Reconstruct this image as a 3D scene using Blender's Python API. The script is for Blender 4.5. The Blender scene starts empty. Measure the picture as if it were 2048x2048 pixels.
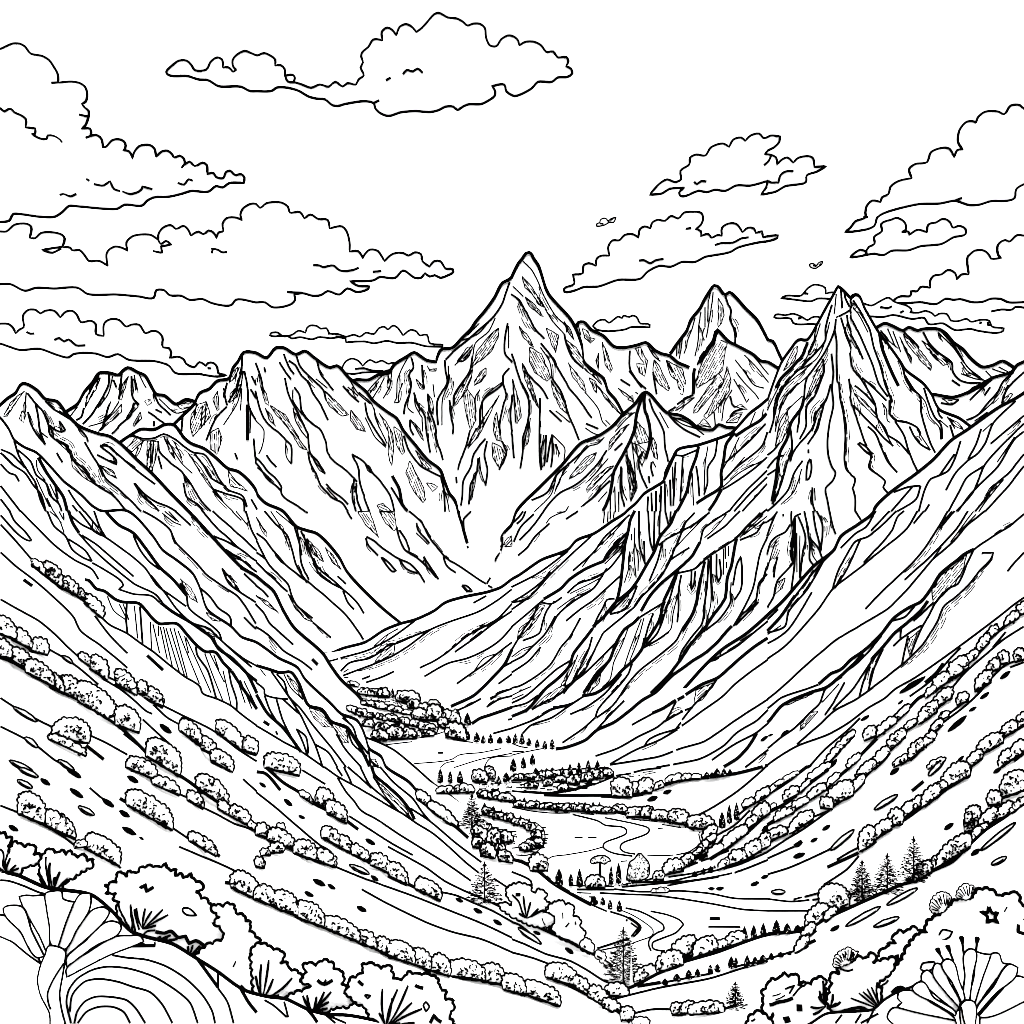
import bpy, bmesh, math, random
import numpy as np
from mathutils import Vector
from mathutils.bvhtree import BVHTree
from mathutils.geometry import delaunay_2d_cdt

random.seed(7)
S = bpy.context.scene
COL = S.collection

# ------------------------------------------------------------------ camera, sky, sun, exposure
F = 2196.0                       # focal length in photograph pixels (2048 wide)
H = 300.0                        # the viewpoint stands 300 m over the valley floor
cam_data = bpy.data.cameras.new('camera')
cam_data.sensor_fit = 'HORIZONTAL'
cam_data.sensor_width = 36.0
cam_data.lens = 36.0 * F / 2048.0
cam_data.clip_start = 0.5
cam_data.clip_end = 200000.0
cam = bpy.data.objects.new('camera', cam_data)
cam.location = (0, 0, H)
cam.rotation_euler = (math.radians(90), 0, 0)
COL.objects.link(cam)
S.camera = cam

w = bpy.data.worlds.new('World')
S.world = w
w.use_nodes = True
nt = w.node_tree
sky = nt.nodes.new('ShaderNodeTexSky')
sky.sky_type = 'NISHITA'
sky.sun_disc = False
sky.sun_elevation = math.radians(52)
sky.sun_rotation = math.radians(170)
sky.air_density = 1.0
sky.dust_density = 4.0
hs = nt.nodes.new('ShaderNodeHueSaturation')      # an even white overcast
hs.inputs['Saturation'].default_value = 0.0
bgn = nt.nodes['Background']
bgn.inputs['Strength'].default_value = 0.15
nt.links.new(sky.outputs[0], hs.inputs['Color'])
nt.links.new(hs.outputs[0], bgn.inputs['Color'])

sun_data = bpy.data.lights.new('sun', 'SUN')
sun_data.energy = 0.5
sun_data.angle = math.radians(20)
sun_data.color = (1.0, 1.0, 1.0)
sun = bpy.data.objects.new('sun', sun_data)
sun.rotation_euler = (math.radians(38), 0, math.radians(-10))
sun.location = (0, -100, 900)
COL.objects.link(sun)

S.view_settings.view_transform = 'Standard'
S.view_settings.look = 'None'
S.view_settings.exposure = 1.6
S.view_settings.gamma = 1.0
S.cycles.max_bounces = 6
S.cycles.pixel_filter_type = 'BOX'
S.cycles.filter_width = 1.0

# ------------------------------------------------------------------ materials
def matte(name, col, var=0.0, scale=1.0):
    m = bpy.data.materials.new(name)
    m.use_nodes = True
    n = m.node_tree
    n.nodes.clear()
    out = n.nodes.new('ShaderNodeOutputMaterial')
    d = n.nodes.new('ShaderNodeBsdfDiffuse')
    d.inputs['Roughness'].default_value = 1.0
    if var:
        tc = n.nodes.new('ShaderNodeTexCoord')
        no = n.nodes.new('ShaderNodeTexNoise')
        no.inputs['Scale'].default_value = scale
        mp = n.nodes.new('ShaderNodeMapRange')
        mp.inputs['To Min'].default_value = col - var
        mp.inputs['To Max'].default_value = col + var
        n.links.new(tc.outputs['Object'], no.inputs['Vector'])
        n.links.new(no.outputs[0], mp.inputs['Value'])
        n.links.new(mp.outputs[0], d.inputs['Color'])
    else:
        d.inputs['Color'].default_value = (col, col, col, 1)
    n.links.new(d.outputs[0], out.inputs['Surface'])
    return m

M_ROCK = matte('white_mountain_paper', 0.66, 0.02, 0.01)
M_GRASS = matte('white_meadow_paper', 0.72, 0.02, 0.02)
M_LEAF = matte('white_foliage_paper', 0.84, 0.02, 0.3)
M_CLOUD = matte('white_cloud', 0.92, 0.01, 0.001)
M_WATER = matte('white_water_paper', 0.7, 0.01, 0.05)
M_INK = matte('black_ink', 0.0004)

# ------------------------------------------------------------------ tracing helpers
K = 512.0 / 1932.0
def parse(s, st=None):
    """'A1 10,20 ...' -> photograph pixels; the letter and digit name a 512 px tile of the photograph"""
    st = st if st is not None else {}
    pts = []
    for t in s.split():
        if t[0] in 'ABCD' and len(t) == 2:
            st['c'] = (ord(t[0]) - 65) * 512.0
            st['r'] = int(t[1]) * 512.0
        else:
            a = t.split(',')
            if len(a) == 2:
                pts.append((st['c'] + float(a[0]) * K, st['r'] + float(a[1]) * K))
            else:
                pts.append(tuple([st['c'] + float(a[0]) * K, st['r'] + float(a[1]) * K] + [float(v) * K for v in a[2:]]))
    return pts

def ray(px, py):
    return ((px - 1024.0) / F, 1.0, (1024.0 - py) / F)

def at(px, py, Y):
    d = ray(px, py)
    return Vector((d[0] * Y, Y, H + d[2] * Y))

def smooth(pts, closed=False, step=6.0):
    """Catmull-Rom through the points, keeping sharp corners, resampled about every `step` pixels"""
    P = [np.array(p[:2], float) for p in pts]
    n = len(P)
    if n < 3:
        out = []
        a, b = P[0], P[-1]
        m = max(1, int(np.linalg.norm(b - a) / step))
        return [tuple(a + (b - a) * i / m) for i in range(m + 1)]
    def tang(i):
        if closed:
            a, b, c = P[i - 1], P[i], P[(i + 1) % n]
        else:
            if i == 0: return (P[1] - P[0])
            if i == n - 1: return (P[-1] - P[-2])
            a, b, c = P[i - 1], P[i], P[i + 1]
        u, v = b - a, c - b
        lu, lv = np.linalg.norm(u) + 1e-9, np.linalg.norm(v) + 1e-9
        if np.dot(u, v) / (lu * lv) < 0.15: return None
        return (u / lu + v / lv) * 0.5
    T = [tang(i) for i in range(n)]
    out = []
    for i in range(n if closed else n - 1):
        a, b = P[i], P[(i + 1) % n]
        L = np.linalg.norm(b - a)
        if L < 1e-6: continue
        def unit(t):
            if t is None: return (b - a)
            return t / (np.linalg.norm(t) + 1e-9) * L
        ta, tb = unit(T[i]), unit(T[(i + 1) % n])
        m = max(1, int(math.ceil(L / step)))
        for k in range(m):
            t = k / m
            h00, h10 = 2*t**3 - 3*t**2 + 1, t**3 - 2*t**2 + t
            h01, h11 = -2*t**3 + 3*t**2, t**3 - t**2
            out.append(tuple(a*h00 + ta*h10*0.8 + b*h01 + tb*h11*0.8))
    if not closed: out.append(tuple(P[-1]))
    return out

WID = {'b': 6.8, 'm': 4.5, 't': 3.0, 'h': 2.1, 'x': 9.0, 'r': 7.0}
CAM = Vector((0, 0, H))

class MB:
    """collects faces of one mesh: material 0 = the body, 1 = ink"""
    def __init__(self):
        self.v, self.f, self.m = [], [], []
    def add(self, verts, faces, mat=0):
        o = len(self.v)
        self.v += [tuple(p) for p in verts]
        for q in faces:
            self.f.append(tuple(i + o for i in q)); self.m.append(mat)
    def tube(self, pts, rad, closed=False, deep=1.0, mat=1):
        """ink line with a diamond section; rad = one radius or one per point (metres)"""
        n = len(pts)
        if n < 2: return
        R = rad if isinstance(rad, (list, tuple)) else [rad] * n
        V = []
        for i, p in enumerate(pts):
            p = Vector(p)
            a = Vector(pts[i - 1]) if (i or closed) else p
            b = Vector(pts[(i + 1) % n]) if (i < n - 1 or closed) else p
            t = b - a
            view = (p - CAM).normalized()
            t = t - view * t.dot(view)
            if t.length < 1e-9: t = Vector((1, 0, 0))
            t.normalize()
            s = t.cross(view).normalized() * R[i]
            d = view * R[i] * deep
            V += [p + s, p + d, p - s, p - d]
        Fc = []
        for i in range(n if closed else n - 1):
            j = (i + 1) % n
            for k in range(4):
                l = (k + 1) % 4
                Fc.append((i*4 + k, i*4 + l, j*4 + l, j*4 + k))
        if not closed:
            Fc += [(0, 1, 2, 3), (4*n - 1, 4*n - 2, 4*n - 3, 4*n - 4)]
        self.add(V, Fc, mat)
    def build(self, name, mats, parent=None, origin=None):
        me = bpy.data.meshes.new(name)
        o3 = Vector(origin) if origin is not None else Vector((0, 0, 0))
        me.from_pydata([tuple(Vector(p) - o3) for p in self.v], [], self.f)
        for m in mats: me.materials.append(m)
        me.polygons.foreach_set('material_index', self.m)
        me.update()
        o = bpy.data.objects.new(name, me)
        COL.objects.link(o)
        if parent is not None: o.parent = parent
        else: o.location = o3
        return o

def tag(o, label=None, cat=None, group=None, kind=None):
    if label: o['label'] = label
    if cat: o['category'] = cat
    if group: o['group'] = group
    if kind: o['kind'] = kind
    return o

def empty(name, loc):
    o = bpy.data.objects.new(name, None)
    o.location = loc
    o.empty_display_size = 1.0
    COL.objects.link(o)
    return o

# ------------------------------------------------------------------ the land: ridges with real distances
VERTS, POLYS, OWNER = [], [], []
LAYERS = []

def noise1(x, s):
    return math.sin(x * 0.031 + s) * 0.5 + math.sin(x * 0.083 + 2.1 * s) * 0.3 + math.sin(x * 0.19 + 3.7 * s) * 0.2

class Layer:
    def __init__(self, name, ridge, depth, foot, label, cat='mountain', draw=None, style='r', relief=0.02, mat=None, bulge=0.0):
        self.name, self.mat, self.label, self.cat = name, mat or M_ROCK, label, cat
        self.mb = MB()
        i = len(LAYERS)
        rp = parse(ridge)
        rp = smooth(rp, step=7.0)
        xs, ys = [], []
        for x, y in rp:
            if xs and x <= xs[-1] + 0.4: x = xs[-1] + 0.4
            xs.append(x); ys.append(y)
        dx, dv = zip(*depth)
        fx, fy, fd = zip(*foot)
        n = len(xs); rows = 16
        base = len(VERTS)
        V = []
        for x, y in zip(xs, ys):
            Yr = float(np.interp(x, dx, dv)); Yf = float(np.interp(x, fx, fd)); pf = float(np.interp(x, fx, fy))
            a, b = at(x, y, Yr), at(x, pf, Yf)
            kx = (x - 1024) / F
            # the far side, then the crest, then the near face, then a skirt
            V.append(Vector((kx * Yr * 1.3, Yr * 1.3, min(-20.0, a.z - Yr * 0.2))))
            for r in range(rows + 1):
                t = r / rows
                Y = Yr + (Yf - Yr) * t
                z = a.z + (b.z - a.z) * t - bulge * (a.z - b.z) * math.sin(math.pi * t)
                Y += relief * Yr * noise1(x + 40 * t, i * 1.7 + 1) * math.sin(math.pi * t) * 0.5
                V.append(Vector((kx * Y, Y, z)))
            V.append(Vector((kx * Yf * 0.97, Yf * 0.97, -25.0)))
        R = rows + 3
        FC = []
        for c in range(n - 1):
            for r in range(R - 1):
                q = (c*R + r, c*R + r + 1, (c+1)*R + r + 1, (c+1)*R + r)
                FC.append(q)
        self.mb.add(V, FC, 0)
        VERTS.extend(V)
        for q in FC:
            POLYS.append(tuple(k + base for k in q)); OWNER.append(i)
        if style:
            P, Rr = [], []
            for x, y in zip(xs, ys):
                if draw and not (draw[0] <= x <= draw[1]): continue
                Yr = float(np.interp(x, dx, dv))
                rr = WID[style] * 0.5 * Yr / F
                p = at(x, y, Yr)
                P.append(p + (CAM - p).normalized() * rr * 2.5 + Vector((0, 0, rr * 0.55))); Rr.append(rr)
            self.mb.tube(P, Rr)
        LAYERS.append(self)

Layer('mountain', 'C1 900,900 1130,750 1190,745 1230,690 1290,610 1320,570 1350,490 1420,400 1450,340 1500,260 1525,230 1550,235 1610,300 1640,280 1680,310 1760,400 1850,490 1910,600 D1 0,640 35,650 70,720 110,800 200,900',
      [(0, 9000), (2048, 9000)], [(0, 1010, 7600), (2048, 1010, 7600)], 'far twin topped snowy peak between the two great peaks', draw=(1335, 1566))
Layer('mountain', 'D1 500,650 780,560 830,540 880,515 950,540 1020,570 1060,545 1130,570 1160,560 1290,560 1340,590 1400,660 1470,710 1530,780 1620,845 1700,830 1770,800 1860,850 1960,900 2080,950',
      [(0, 9000), (2048, 9000)], [(0, 1010, 7600), (2048, 1010, 7600)], 'long round shouldered ridge behind the striped great peak')
Layer('mountain', 'A1 300,1400 490,1190 590,1120 640,1030 700,960 750,890 830,890 895,905 930,870 965,850 1040,885 1095,910 1130,970 1180,1050 1240,1060 1330,1125 1400,1090 1440,1095 1475,1110 1600,1250',
      [(0, 7000), (2048, 7000)], [(0, 1080, 5600), (2048, 1080, 5600)], 'far blunt double topped peak above the smooth left saddle', draw=(128, 392))
Layer('mountain', 'C1 420,700 480,560 500,510 540,505 600,565 690,610 770,690 830,700 900,690 960,675 1010,660 1080,720 1130,745 1190,760 1250,810 1340,850 1400,900',
      [(0, 7600), (2048, 7600)], [(0, 1040, 6400), (2048, 1040, 6400)], 'low saddle ridge joining the tallest peak to the twin peak', draw=(1150, 1380))
Layer('mountain', 'C1 1200,1080 1330,960 1385,860 1450,750 1530,630 1550,560 1640,655 1690,680 1820,750 1880,800 1932,808 D1 80,855 200,900',
      [(0, 7300), (2048, 7300)], [(0, 1040, 6200), (2048, 1040, 6200)], 'sharp hatched fore peak below the twin topped peak', draw=(1395, 1560))
Layer('mountain', 'B1 600,1100 740,945 850,942 920,905 1000,890 1040,830 1140,765 1195,735 1230,755 1290,795 1360,805 1370,770 1395,715 1480,700 1560,620 1620,560 1660,500 1720,430 1800,320 1860,210 1900,190 1930,165 C1 0,160 50,60 75,30 C0 105,1920 130,1912 150,1930 C1 160,20 200,80 220,140 250,240 280,300 340,370 440,480 480,550 500,600 525,680 540,800 640,890 690,930 720,1020 780,1090 840,1195 950,1300 1100,1450',
      [(0, 6500), (2048, 6500)], [(0, 1150, 5200), (2048, 1150, 5200)], 'tallest central pointed peak with hatched faces', draw=(700, 1250))
Layer('mountain', 'D1 900,1080 1230,1050 1400,1072 1500,1040 1600,980 1700,925 1840,880 1880,830 1932,805 2080,720',
      [(0, 4600), (2048, 4600)], [(0, 1200, 3700), (2048, 1200, 3700)], 'low dark ridge behind the steep right hand spur', draw=(1850, 2100))
Layer('mountain', 'A1 1000,1500 1200,1400 1310,1280 1390,1200 1470,1120 1510,1040 1580,1010 1640,950 1730,930 1760,850 1800,800 1840,735 1932,738 B1 80,775 150,700 210,700 300,750 370,725 440,775 560,850 610,835 700,925 830,1030 880,1095 1000,1190 1060,1230 1110,1320 1200,1430 1300,1550 1390,1620 1420,1700 1460,1800 1500,1850 1520,1932 B2 1550,100 1600,300 1700,520 1790,580 1880,640',
      [(0, 5200), (400, 5200), (1000, 4200), (2048, 4200)], [(0, 1200, 3800), (2048, 1200, 3700)], 'broad flat topped mountain with long straight hatched slopes', draw=(345, 928))
Layer('mountain', 'B2 1500,700 1600,600 1700,520 1790,420 1850,290 1870,170 1932,100 C1 40,1925 200,1760 380,1580 520,1420 660,1360 760,1290 840,1200 930,1120 985,1045 1010,1035 1040,1050 1100,1120 1170,1190 1270,1210 1340,1250 1400,1300 1510,1320 1560,1280 1620,1300 1690,1305 1800,1320',
      [(0, 4500), (2048, 4500)], [(0, 1220, 3700), (2048, 1220, 3700)], 'sharp middle peak standing before the tallest peak', draw=(1006, 1480))
Layer('mountain', 'A1 700,1650 905,1415 1000,1350 1060,1315 1170,1315 1240,1280 1310,1280 1390,1380 1440,1420 1540,1460 1630,1530 1720,1610 1800,1635 1932,1780 B1 0,1790 70,1870 200,1930 B2 310,120 380,145 460,170 620,340 680,450 950,730 1095,850 1250,980',
      [(0, 4200), (240, 4200), (560, 3700), (700, 3250), (760, 2950), (810, 2780), (2048, 2600)], [(0, 1250, 3000), (560, 1262, 2700), (800, 1280, 2500), (2048, 1290, 2400)], 'long hatched spur descending behind the near left spur', draw=(238, 2000))
Layer('mountain', 'B2 250,1300 510,1080 560,1075 660,1035 825,990 975,895 1090,850 1200,820 1350,750 1430,690 1560,650 1750,610 1850,575 1932,515 C2 60,480 220,370 430,285 490,220 620,170 760,75 860,10 C1 870,1930 940,1870 1000,1800 1080,1750 1150,1700 1160,1640 1210,1540 1250,1470 1400,1435 1540,1390 1660,1340 1710,1290 1800,1190 1880,1130 1932,1085 D1 0,1095 50,950 110,800 180,700 230,640 295,640 330,600 380,510 450,380 490,310 530,235 570,270 625,330 640,305 675,300 720,390 770,480 830,580 900,670 1000,810 1030,860 1170,970 1230,1050 1260,1120 1290,1165 1440,1230 1530,1295 1932,1500 2100,1600',
      [(600, 2300), (1024, 2700), (1400, 3000), (1675, 3300), (2048, 3200)],
      [(600, 1420, 1680), (830, 1422, 1640), (900, 1442, 1576), (1000, 1478, 1450), (1110, 1502, 1379), (1350, 1580, 1180), (2100, 1600, 1300)],
      'great striped peak with its long cliffed spur running down to the meadow', draw=(645, 1945), relief=0.012)
Layer('mountain', 'A1 -300,1400 -100,1230 0,1135 60,1080 120,1040 170,970 280,1020 340,1085 430,1105 500,1195 590,1285 750,1350 820,1365 900,1415 1040,1550 1140,1640 1300,1810 1420,1930 A2 1590,180 1700,300 1825,425 1932,490 B2 60,540 130,600 200,740 280,870 510,1080 560,1160 640,1270 770,1390 820,1450 900,1490 1000,1560',
      [(-100, 3000), (0, 2900), (512, 2200), (645, 1950), (720, 1650), (780, 1500)],
      [(-100, 1350, 2000), (512, 1380, 1780), (680, 1422, 1620), (720, 1440, 1540), (780, 1470, 1420)], 'near left spur with a single small horn at its top', draw=(-100, 745), relief=0.012)
Layer('mountain', 'C2 630,1850 760,1810 900,1750 1050,1680 1120,1620 1180,1540 1250,1400 1360,1270 1460,1160 1590,1040 1760,930 1890,820 D2 0,780 100,690 350,410 500,290 550,190 680,100 800,0 D1 800,1920 900,1810 1130,1640 1250,1540 1380,1400 1500,1320 1740,1150 1870,1080 1932,1040 2080,940 2300,800',
      [(1150, 1340), (1190, 1335), (1536, 1550), (2048, 2000), (2150, 2050)],
      [(1150, 1520, 1330), (1190, 1530, 1300), (1382, 1650, 1062), (1536, 1650, 1050), (2048, 1700, 1000), (2150, 1700, 1000)],
      'steep grassy spur running up from the meadow in front of the striped peak', draw=(1345, 2100), relief=0.008)
Layer('hill', 'B2 500,1500 700,1600 820,1700 920,1740 1040,1800 1200,1930 B3 1350,130 1450,200 1560,290 1700,420 1850,560',
      [(600, 1420), (729, 1440), (830, 1270), (930, 1120), (1024, 1000)], [(600, 1600, 1100), (830, 1640, 1050), (930, 1690, 970), (1024, 1730, 930)], 'low meadow bank below the left rock ribs', draw=(725, 930), relief=0.0, style='m')
Layer('hill', 'A1 -300,1000 -100,1150 0,1230 60,1310 100,1390 180,1450 270,1490 380,1600 480,1710 560,1770 620,1820 690,1890 760,1930 A2 960,0 1150,190 1220,290 1330,370 1450,470 1500,570 1560,740 1740,870 1820,950 1932,990 B2 60,1030 170,1110 310,1180 360,1260 560,1450 640,1530 760,1580 820,1700 850,1790 940,1850 975,1925 B3 1150,110 1220,190 1310,290 1520,470 1620,535 1850,680 C3 60,710 190,780 300,870 450,960 600,1040 740,1100 880,1150 887,1300 893,1600 910,2000',
      [(-100, 2050), (0, 2000), (512, 1550), (729, 1290), (773, 1220), (860, 1095), (1040, 925), (1180, 828), (1257, 795), (1262, 680)],
      [(-100, 2100, 300), (0, 2100, 300), (500, 2100, 380), (900, 2100, 480), (1262, 2100, 600)], 'near left hillside with rock face and rows of bushes', cat='hillside', draw=(-100, 1185), relief=0.0, mat=M_GRASS)
Layer('hill', 'C3 1200,520 1350,390 1500,310 1700,180 1900,10 D2 0,1910 210,1775 460,1680 600,1600 760,1480 880,1410 960,1340 1100,1260 1400,1050 1760,780 1860,700 1932,650 2080,560 2300,420',
      [(1330, 1030), (1382, 1060), (1536, 1100), (2048, 1200), (2150, 1220)],
      [(1330, 1700, 970), (1382, 1720, 945), (1536, 1765, 885), (2048, 1850, 700), (2150, 1860, 690)], 'right hillside with rows of bushes above the round field', cat='hillside', draw=(1380, 2100), style='m', relief=0.0, mat=M_GRASS)
Layer('hill', 'C3 560,1800 700,1740 950,1640 1100,1560 1270,1480 1540,1400 1932,1265 D3 200,1245 300,1230 430,1150 600,1070 800,980 1000,890 1100,860 1250,780 1400,710 1510,600 1650,470 1800,370 1932,260 2080,160 2300,20',
      [(1170, 660), (1210, 640), (1536, 640), (1650, 600), (2048, 600), (2150, 600)],
      [(1170, 2110, 520), (1210, 2110, 500), (1536, 2110, 400), (2048, 2110, 300), (2150, 2110, 300)], 'near right hillside crossed by a crest of bushes and spruces', cat='hillside', draw=(1215, 2100), relief=0.0, mat=M_GRASS)
Layer('knoll', 'A3 -1200,700 0,790 130,820 340,910 690,970 830,1080 980,1240 1080,1280 1300,1340 1450,1430 1640,1550 1790,1660 1870,1700 B3 100,1740 220,1755 380,1830 520,1870 700,1880 950,1932 1100,1990 1200,2060',
      [(-400, 90), (2048, 90)], [(-400, 2120, 40), (2048, 2120, 40)], 'near knoll ringed with curved lines under the broad fan palm', cat='knoll', relief=0.0, mat=M_GRASS, draw=(10, 760), style='x')
Layer('knoll', 'C3 1600,2060 1932,2000 D3 130,1985 320,1940 380,1900 440,1865 620,1850 800,1830 880,1760 1000,1690 1090,1660 1250,1560 2080,1300 3200,1250',
      [(1400, 90), (2400, 90)], [(1400, 2120, 40), (2400, 2120, 40)], 'near knoll under the tall stamened fan palm', cat='knoll', relief=0.0, mat=M_GRASS, draw=(1610, 1900))

# the valley floor, one sheet to the horizon
FLOOR = MB()
gx = [-60000, -12000, -4000, -1500, -500, 0, 500, 1500, 4000, 12000, 60000]
gy = [-3000, 0, 500, 1000, 1500, 2000, 4000, 9000, 30000, 120000]
fv = [Vector((x, y, 0)) for y in gy for x in gx]
ff = [(j*11 + i, j*11 + i + 1, (j+1)*11 + i + 1, (j+1)*11 + i) for j in range(9) for i in range(10)]
FLOOR.add(fv, ff, 0)
b0 = len(VERTS)
VERTS.extend(fv)
for q in ff:
    POLYS.append(tuple(k + b0 for k in q)); OWNER.append(-1)
BVH = BVHTree.FromPolygons([tuple(v) for v in VERTS], POLYS)

def hit(px, py, far=1e6):
    d = Vector(ray(px, py)); L = d.length
    loc, nrm, idx, dist = BVH.ray_cast(CAM, d / L, far)
    if loc is None: return None
    if nrm.dot(loc - CAM) > 0: nrm = -nrm
    return loc, OWNER[idx], loc.y, nrm

def owner_mb(o):
    return FLOOR if o == -1 else LAYERS[o].mb

def draw_line(pts, wpx, dash=None):
    """ink line drawn over the land, px list already resampled"""
    run, own, lastY = [], None, None
    def flush():
        if len(run) > 1:
            owner_mb(own).tube([p for p, r in run], [r for p, r in run])
    for x, y in pts:
        h = hit(x, y)
        if h is None or (h[1] == -1 and y < 1300):
            flush(); run = []; own = None; continue
        loc, o, Y, nrm = h
        r = wpx * 0.5 * Y / F * (0.9 if o == -1 else 1.0)
        lift = 0.8 * r / (loc - CAM).length
        p = loc + (CAM - loc) * lift + nrm * r
        if own is not None and (o != own or abs(Y - lastY) > 0.18 * lastY):
            flush(); run = []
        own, lastY = o, Y
        run.append((p, r))
    flush()

def hatch(poly, spacing=4.6):
    """dashed parallel pen lines inside a traced outline, along its long axis"""
    P = np.array(poly)
    c = P.mean(0)
    u, s, vt = np.linalg.svd(P - c)
    a, b = vt[0], vt[1]
    q = (P - c) @ np.array([a, b]).T
    lo, hi = q[:, 1].min(), q[:, 1].max()
    k = int((hi - lo) / spacing)
    for i in range(1, k + 1):
        yv = lo + (hi - lo) * i / (k + 1) + random.uniform(-0.6, 0.6)
        xs = []
        for j in range(len(q)):
            p0, p1 = q[j - 1], q[j]
            if (p0[1] > yv) != (p1[1] > yv):
                xs.append(p0[0] + (p1[0] - p0[0]) * (yv - p0[1]) / (p1[1] - p0[1]))
        xs.sort()
        for x0, x1 in zip(xs[::2], xs[1::2]):
            x = x0 + random.uniform(2, 8)
            while x < x1 - 4:
                L = random.uniform(9, 34)
                e = min(x1 - 1.5, x + L)
                if e - x > 4:
                    m = max(1, int((e - x) / 8))
                    yield [tuple(c + a * (x + (e - x) * t / m) + b * yv) for t in range(m + 1)]
                x = e + random.uniform(2.5, 6)

def companions(sm):
    """broken fine pen lines beside a rock rib, as hatching along one side of it"""
    n = len(sm)
    if n < 9: return
    m = sm[n // 2]
    h = hit(*m)
    if h is None or h[1] == -1 or LAYERS[h[1]].name != 'mountain' or LAYERS[h[1]].cat != 'mountain': return
    grassy = h[1] == 12
    if random.random() < (0.75 if grassy else (0.15 if h[1] == 10 else 0.35)): return
    side = random.choice((-1, 1))
    P = np.array(sm)
    T = np.gradient(P, axis=0)
    T /= (np.linalg.norm(T, axis=1, keepdims=True) + 1e-9)
    N = np.c_[-T[:, 1], T[:, 0]] * side
    a = random.uniform(0, .35); b = random.uniform(.6, 1.0)
    for k in range(1, random.choice((2, 3, 4))):
        i = int(n * min(.9, a + .05 * k))
        e = int(n * (b - .06 * k))
        while i < e - 2:
            L = random.randint(2, 6)
            j = min(e, i + L)
            env = [math.sin(math.pi * min(1, max(0, (q - n * a) / (n * (b - a))))) ** .5 for q in range(i, j + 1)]
            seg = [tuple(P[min(q, n - 1)] + N[min(q, n - 1)] * 4.3 * k * v) for q, v in zip(range(i, j + 1), env)]
            draw_line(seg, WID['h'])
            i = j + random.randint(1, 2)

def draw_strokes(text):
    st = {'c': 0, 'r': 0}
    for ln in text.strip().splitlines():
        for part in ln.split(';'):
            part = part.strip()
            if not part: continue
            if len(part) == 2 and part[0] in 'ABCD':
                parse(part, st); continue
            sty, rest = part[0], part[1:]
            rest = ' '.join(t if ',' not in t else ','.join('1935' if 1924 <= float(v) < 1950 else ('-2' if -1 < float(v) <= 4 else v) for v in t.split(',')) for t in rest.split())
            pts = parse(rest, st)
            if sty == 'p':
                sm = []
                for i in range(len(pts)):
                    a, b = pts[i], pts[(i + 1) % len(pts)]
                    m = max(1, int(math.hypot(b[0] - a[0], b[1] - a[1]) / 6))
                    for k in range(m):
                        t = k / m; j = 0.0 if k == 0 else 0.9
                        sm.append((a[0] + (b[0] - a[0]) * t + random.uniform(-j, j), a[1] + (b[1] - a[1]) * t + random.uniform(-j, j)))
                draw_line(sm + sm[:1], 2.5)
                for hl in hatch(sm): draw_line(hl, WID['h'])
            else:
                sm = smooth(pts)
                draw_line(sm, WID[sty])
                if sty in 'mt': companions(sm)

def speckle(poly, density, seed):
    """short level pen dashes: scrub and reeds seen from far off"""
    P = parse(poly)
    rng = random.Random(seed)
    xs, ys = [p[0] for p in P], [p[1] for p in P]
    def ins(x, y):
        c = False; j = len(P) - 1
        for i in range(len(P)):
            if (P[i][1] > y) != (P[j][1] > y) and x < (P[j][0] - P[i][0]) * (y - P[i][1]) / (P[j][1] - P[i][1]) + P[i][0]: c = not c
            j = i
        return c
    for _ in range(int((max(xs) - min(xs)) * (max(ys) - min(ys)) * density / 42)):
        x, y = rng.uniform(min(xs), max(xs)), rng.uniform(min(ys), max(ys))
        if not ins(x, y): continue
        L = rng.choice([2.5, 4, 7, 11]) if rng.random() < .6 else 2.2
        draw_line([(x, y), (x + L, y + rng.uniform(-.8, .8))], rng.uniform(2.0, 3.4))

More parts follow.
